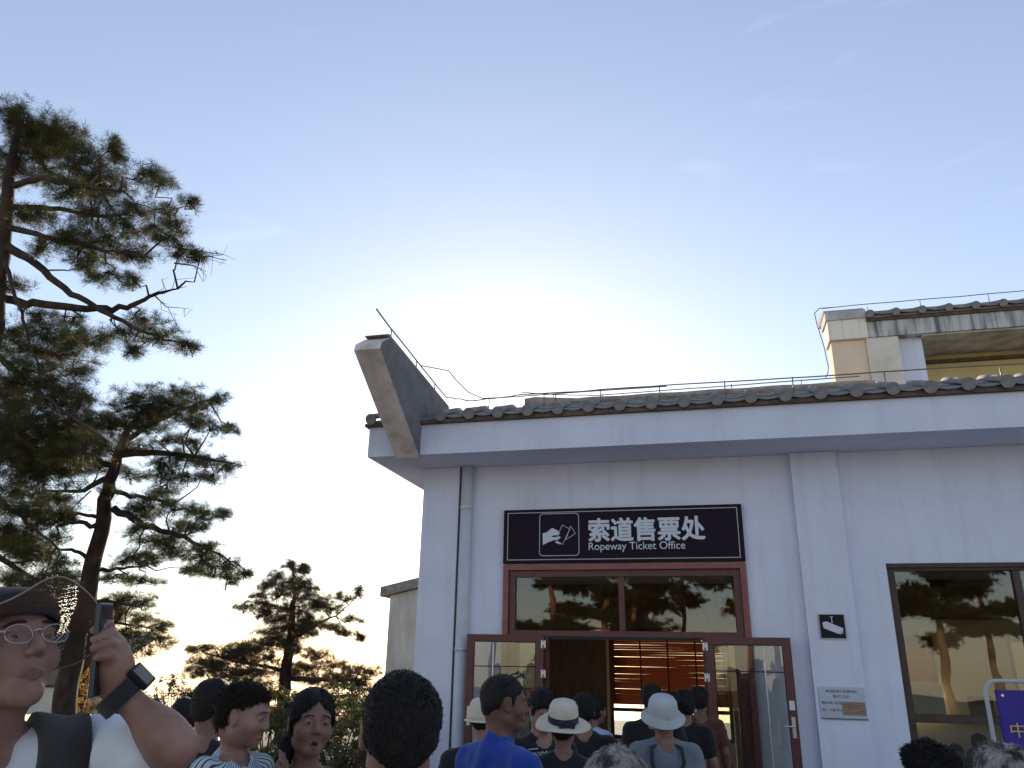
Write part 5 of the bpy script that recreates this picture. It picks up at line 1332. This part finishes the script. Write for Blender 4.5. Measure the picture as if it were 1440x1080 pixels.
# --- toddler on the woman's arm
kh = V(346, 1006, 2.62); KF = kh.z - .78
P2 = person('toddler in blue striped shirt held up beside the woman', 344, 1006, 2.62, 94, bface=125, pitch=-8, roll=-4, skin='skin_fair', hs=.86, chub=1.18, wsc=.64, foot=KF,
            top='stripe', sleeve=1.5, hair='toddler', hairm='hair_brown', toddler=True, fine=.0036, body_h=.010, fuzz=7000, fuzzL=.026, trousers='denim', collar=True, headoff=.01)
decal(P2, ([(0, 0, 0), (.05, 0, 0), (.046, .016, 0), (.002, .018, 0)], [(0, 1, 2, 3)]), .05, .018, -.012, P2['z'](1.32), CL['purple'], name='print')
decal(P2, ([(0, .008, 0), (.008, 0, 0), (.018, .010, 0), (.014, .016, 0), (.008, .012, 0), (.003, .015, 0)], [(0, 1, 2, 3, 4, 5)]), .018, .016, -.020, P2['z'](1.24), MT['red_print'], name='print')
# --- woman
P3 = person('woman with dark hair tied back, mouth open, holding the toddler', 438, 1016, 2.75, 153, bface=168, pitch=3, roll=-3, skin='skin', hs=.93, fem=True, mouth=.75, chub=1.04,
            top='flower', sleeve=.5, hair='long', fine=.0034, body_h=.012, fuzz=8000, fuzzL=.035, fuzzlift=.03, fuzzjit=.12, arms={'R': (V(352, 1150, 2.78), V(388, 1094, 2.60))})
# --- others on the left
P4 = person('man in black tee with white lettering, seen from behind', 302, 992, 3.7, 25, bface=15, skin='skin', hair='short', top='black', fine=.008, fuzz=5000, body_h=.015)
decal(P4, 'TH', .035, .026, .045, P4['z'](1.365), MT['sign_white'], front=False)
decal(P4, 'AND', .058, .028, .052, P4['z'](1.285), MT['sign_white'], front=False)
P5 = person('dark-haired man in grey tee turned away beyond the raised elbow', 257, 1011, 4.9, 325, skin='skin', hair='full', top='grey', fine=.010, fuzz=4000, body_h=.018)
P6 = person('person in salmon shirt half hidden behind the raised forearm', 170, 1016, 4.6, 215, skin='skin_fair', hair='short', top='pink', fine=.010, body_h=.018, pitch=-15)
# --- close black-haired man, back of the head
P7 = person('man with thick short black hair seen from behind, close up', 562, 1028, 1.66, 345, bface=352, skin='skin', hair='full', top='purple', fine=.0032, body_h=.012, fuzz=26000, fuzzL=.009, fuzzlift=.4, wsc=1.08, chub=1.06, hs=.95)
# --- doorway crowd
P8 = person('man in bright blue polo, sunglasses pushed up on his head', 711, 988, 3.35, 76, bface=55, pitch=-2, skin='skin_dark', hair='crop', top='blue', collar='blue', fine=.0045, body_h=.012, fuzz=6000, fuzzL=.007, wsc=1.1, hs=.95)
SGm = MT['black']; G8 = spectacles(P8, SGm, True, (0, -.030, .078), rx=.45, wire_r=.0022)
P9 = person('young man in black tee with white boxed lettering looking down', 764, 999, 4.9, 158, pitch=-24, skin='skin_fair', hair='full', top='black', fine=.006, body_h=.013, fuzz=3000, fuzzL=.02, fuzzlift=.5, arms={'L': None, 'R': (V(748, 1140, 4.95), V(762, 1088, 4.7))})
decal(P9, 'UNXDOAN', .150, .034, .035, P9['z'](1.35), MT['sign_white'], rot=.08)
for dz_ in (-.034, .034):
    bar = ([(0, 0, 0), (.17, 0, 0), (.17, .004, 0), (0, .004, 0)], [(0, 1, 2, 3)])
    decal(P9, bar, .17, .004, .035, P9['z'](1.35) + dz_, MT['sign_white'], rot=.08, name='print_line')
def sunhat(P, m, r_in, r_out, h, tilt, loc=(0, -.012, .035), droop=.02, band=True, rx=0.0, ry=0.0):
    hh = empty('sun_hat', parent=P['root']); on_head(hh, P, loc, rx, ry)
    lathe('hat_crown', [(r_in, 0), (r_in * .985, h * .35), (r_in * .93, h * .68), (r_in * .78, h * .88), (r_in * .45, h * .98), (.001, h)], m, hh, 36, lambda a, r, z: (r * .95 * math.cos(a), r * 1.08 * math.sin(a), z))
    lathe('hat_brim', [(r_in * .99, .0), (r_in * 1.15, -.001), (r_out * .8, -droop * .5), (r_out, -droop), (r_out, -droop - .003), (r_out * .8, -droop * .5 - .003), (r_in * 1.0, -.004)], m, hh, 48, lambda a, r, z: (r * .98 * math.cos(a), r * 1.04 * math.sin(a), z + (r - r_in) * (.16 * math.cos(2 * a + tilt) + .06 * math.sin(3 * a + 1))))
    if band:
        lathe('hat_ribbon', [(r_in * 1.012, .001), (r_in * 1.015, .018), (r_in * .995, .036)], CL['band'], hh, 36, lambda a, r, z: (r * .95 * math.cos(a), r * 1.08 * math.sin(a), z))
    return hh
P10 = person('woman in wide cream sun hat with dark ribbon bow, dark dress', 793, 1021, 4.35, 12, bface=8, pitch=0, skin='skin', hair='short', top='dark_dress', skirt=True, fem=True, fine=.010, body_h=.016, hs=.92, sleeve=.4)
h10 = sunhat(P10, CL['cream'], .090, .160, .115, 2.4, rx=.26, ry=.08, loc=(0, -.03, .032), droop=.016)
bw = MB()
for sx_ in (-1, 1):
    bw.prism([(0, .006), (sx_ * .028, .022), (sx_ * .046, .012), (sx_ * .044, -.016), (sx_ * .024, -.018), (0, -.006)], 'y', -.012, .004)
    bw.prism([(0, -.004), (sx_ * .012, -.006), (sx_ * .036, -.044), (sx_ * .018, -.048)], 'y', -.008, .002)
bw.box(-.009, .009, -.016, .006, -.009, .010)
bo_ = bw.build('ribbon_bow', CL['band'], h10, .003); bo_.location = (.036, -.099, .014); bo_.rotation_euler = (0, 0, .35)
for q, (u, v) in enumerate([(.03, 1.27), (.05, 1.255), (.075, 1.20), (.03, 1.17), (-.05, 1.22), (.09, 1.14), (-.09, 1.17)]):
    mk = ([(0, 0, 0), (.016, .004, 0), (.020, .016, 0), (.012, .009, 0), (.004, .012, 0)], [(0, 1, 2), (0, 2, 3), (0, 3, 4)])
    if q == 0: decal(P10, ([p for p in mk[0]], [(0, 1, 2), (0, 2, 3), (0, 3, 4)]), .02, .016, u, P10['z'](v), MT['sign_dim'], front=False, rot=1.1, name='leaf_print')
    else: decal(P10, ([p for p in mk[0]], [(0, 1, 2), (0, 2, 3), (0, 3, 4)]), .02, .016, u, P10['z'](v), MT['sign_dim'], front=False, rot=q * 1.3, name='leaf_print')
P11 = person('person with streaked grey hair, only the crown showing', 868, 1129, 1.90, 8, skin='skin', hair='grey', hairm='hair_grey', top='grey', fine=.005, body_h=.014, fuzz=22000, fuzzL=.030, fuzzlift=.02, fem=True, fuzzjit=.10)
P12 = person('person in pale wide-brimmed hat and grey shirt in the doorway', 932, 1009, 5.3, 3, skin='skin', hair='short', top='grey', fine=.012, body_h=.016, wsc=1.0, sleeve=.9)
h12 = sunhat(P12, CL['hatwhite'], .108, .156, .115, .3, loc=(0, -.015, .030), droop=.034, band=False, rx=.36)
bk = empty('small_backpack'); bk.matrix_world = P12['root'].matrix_basis.copy(); tag(bk, 'dark thin-strapped bag on the back of the pale-hatted person', 'backpack')
z12 = P12['z']
for e in (-1, 1):
    k = MB(); k.tube([(e * .05, -.05, z12(1.44)), (e * .10, -.10, z12(1.42)), (e * .105, -.145, z12(1.32)), (e * .06, -.150, z12(1.15))], .013, 8); k.build('strap', CL['strap'], bk)
k = MB(); k.box(-.10, .10, -.22, -.150, z12(.92), z12(1.20)); k.build('pack', CL['strap'], bk, .03, True)
crowd = 'people waiting inside the doorway'
P13 = person('dark-haired man directly behind the pale hat, in black', 917, 984, 6.3, 10, skin='skin', hair='full', top='black', fine=.012, body_h=.02, group=crowd)
P14 = person('shorter dark-haired person right of the pale hat', 944, 993, 6.9, 350, skin='skin', hair='short', top='navy', fine=.012, body_h=.02, group=crowd)
P15 = person('dark-haired person with a white earring by the right door leaf', 964, 991, 6.7, 20, skin='skin', hair='bun', top='black', fine=.012, body_h=.02, group=crowd, fem=True)
k = MB(); bmesh.ops.create_uvsphere(k.bm, u_segments=8, v_segments=6, radius=.010); er = k.build('earring', MT['sign_white'], P15['root']); on_head(er, P15, (.084, -.01, -.045))
P16 = person('tall man in rust shirt against the right door leaf', 983, 985, 7.4, 8, skin='skin_dark', hair='full', wsc=.9, top='red', fine=.012, body_h=.018, group=crowd)  # dark shirt and skin colours stand in for the shade of the doorway
P17 = person('dark-haired woman in pale blue shirt standing inside left of the blind', 838, 999, 6.6, 55, skin='skin', hair='bun', top='uniform', fine=.011, body_h=.018, group=crowd, fem=True, hs=.95)
P18 = person('dark-haired person in black just right of the cream hat', 820, 1000, 5.6, 5, skin='skin', hair='full', top='black', fine=.012, body_h=.018, group=crowd)
P19 = person('person with light cap behind the shoulders of the blue polo', 683, 1010, 4.3, 20, skin='skin_fair', hair='crop', hairm='hair_brown', top='black', fine=.010, body_h=.018, hs=.9)
h19 = sunhat(P19, CL['cream'], .094, .118, .10, 0, loc=(0, -.015, .012), droop=.02, band=False)
P20 = person('person pressed between the rust shirt and the pale hat', 903, 1040, 6.9, 330, skin='skin', hair='full', top='navy', fine=.012, body_h=.02, group=crowd)
# --- right edge
P21 = person('curly dark-haired man low in front of the big window', 1305, 1094, 3.25, 300, skin='skin_dark', hair='curly', top='navy', fine=.006, body_h=.016, fuzz=9000, fuzzL=.022, fuzzlift=.8)
P22 = person('grey balding man at the lower right edge', 1416, 1108, 2.3, 352, skin='skin', hair='crop', hairm='hair_grey', top='navy', fine=.006, body_h=.016, fuzz=5000, fuzzL=.016, fuzzlift=.5)
P23 = person('person in dark jacket standing in for a reflection in the big window', 1346, 1062, 9.6, 180, skin='skin', hair='full', top='navy', fine=.014, body_h=.022)  # added figure in place of a person mirrored in the glass
P24 = person('taller person standing in for a reflection in the big window beside the banner', 1380, 1046, 10.4, 150, skin='skin', hair='short', top='grey', fine=.014, body_h=.022)  # second added figure, also in place of a mirrored person

# ================================================================== BANNER
D_ = 4.6
bp0 = V(1383, 957, D_); 
bn = empty('banner_stand', (bp0.x, bp0.y, 0), YAW - math.radians(8)); tag(bn, 'purple-blue banner in a rounded grey tube frame with yellow Chinese lettering', 'banner')
H_ = bp0.z; k = MB(); r_ = .07
arc = lambda cx, cz, a0, a1: [(cx + r_ * math.cos(math.radians(a)), 0, cz + r_ * math.sin(math.radians(a))) for a in np.linspace(a0, a1, 7)]
k.tube([(0, 0, .02)] + arc(r_, H_ - r_, 180, 90) + arc(1.10 - r_, H_ - r_, 90, 0) + [(1.10, 0, .02)], .0125, 10); k.build('tube_frame', MT['steel_paint'], bn)
box('board', .055, 1.045, -.012, .012, .25, H_ - .050, MT['banner'], bn, .003)
text_mesh('lettering', '中俄·友谊', .1, MT['banner_text'], bn, face_front(.095, -.0145, H_ - .305), 0.0, width=.42, height=.078)
for e in (0, 1.10):
    k = MB(); k.tube([(e, -.25, .02), (e, .25, .02)], .014, 8); k.build('foot', MT['steel_paint'], bn)
for x_, zz_ in ((.085, H_ - .08), (1.015, H_ - .08)):
    k = MB(); k.tube([(x_, -.0165, zz_), (x_, -.012, zz_)], .008, 10); k.build('rivet', MT['steel'], bn)
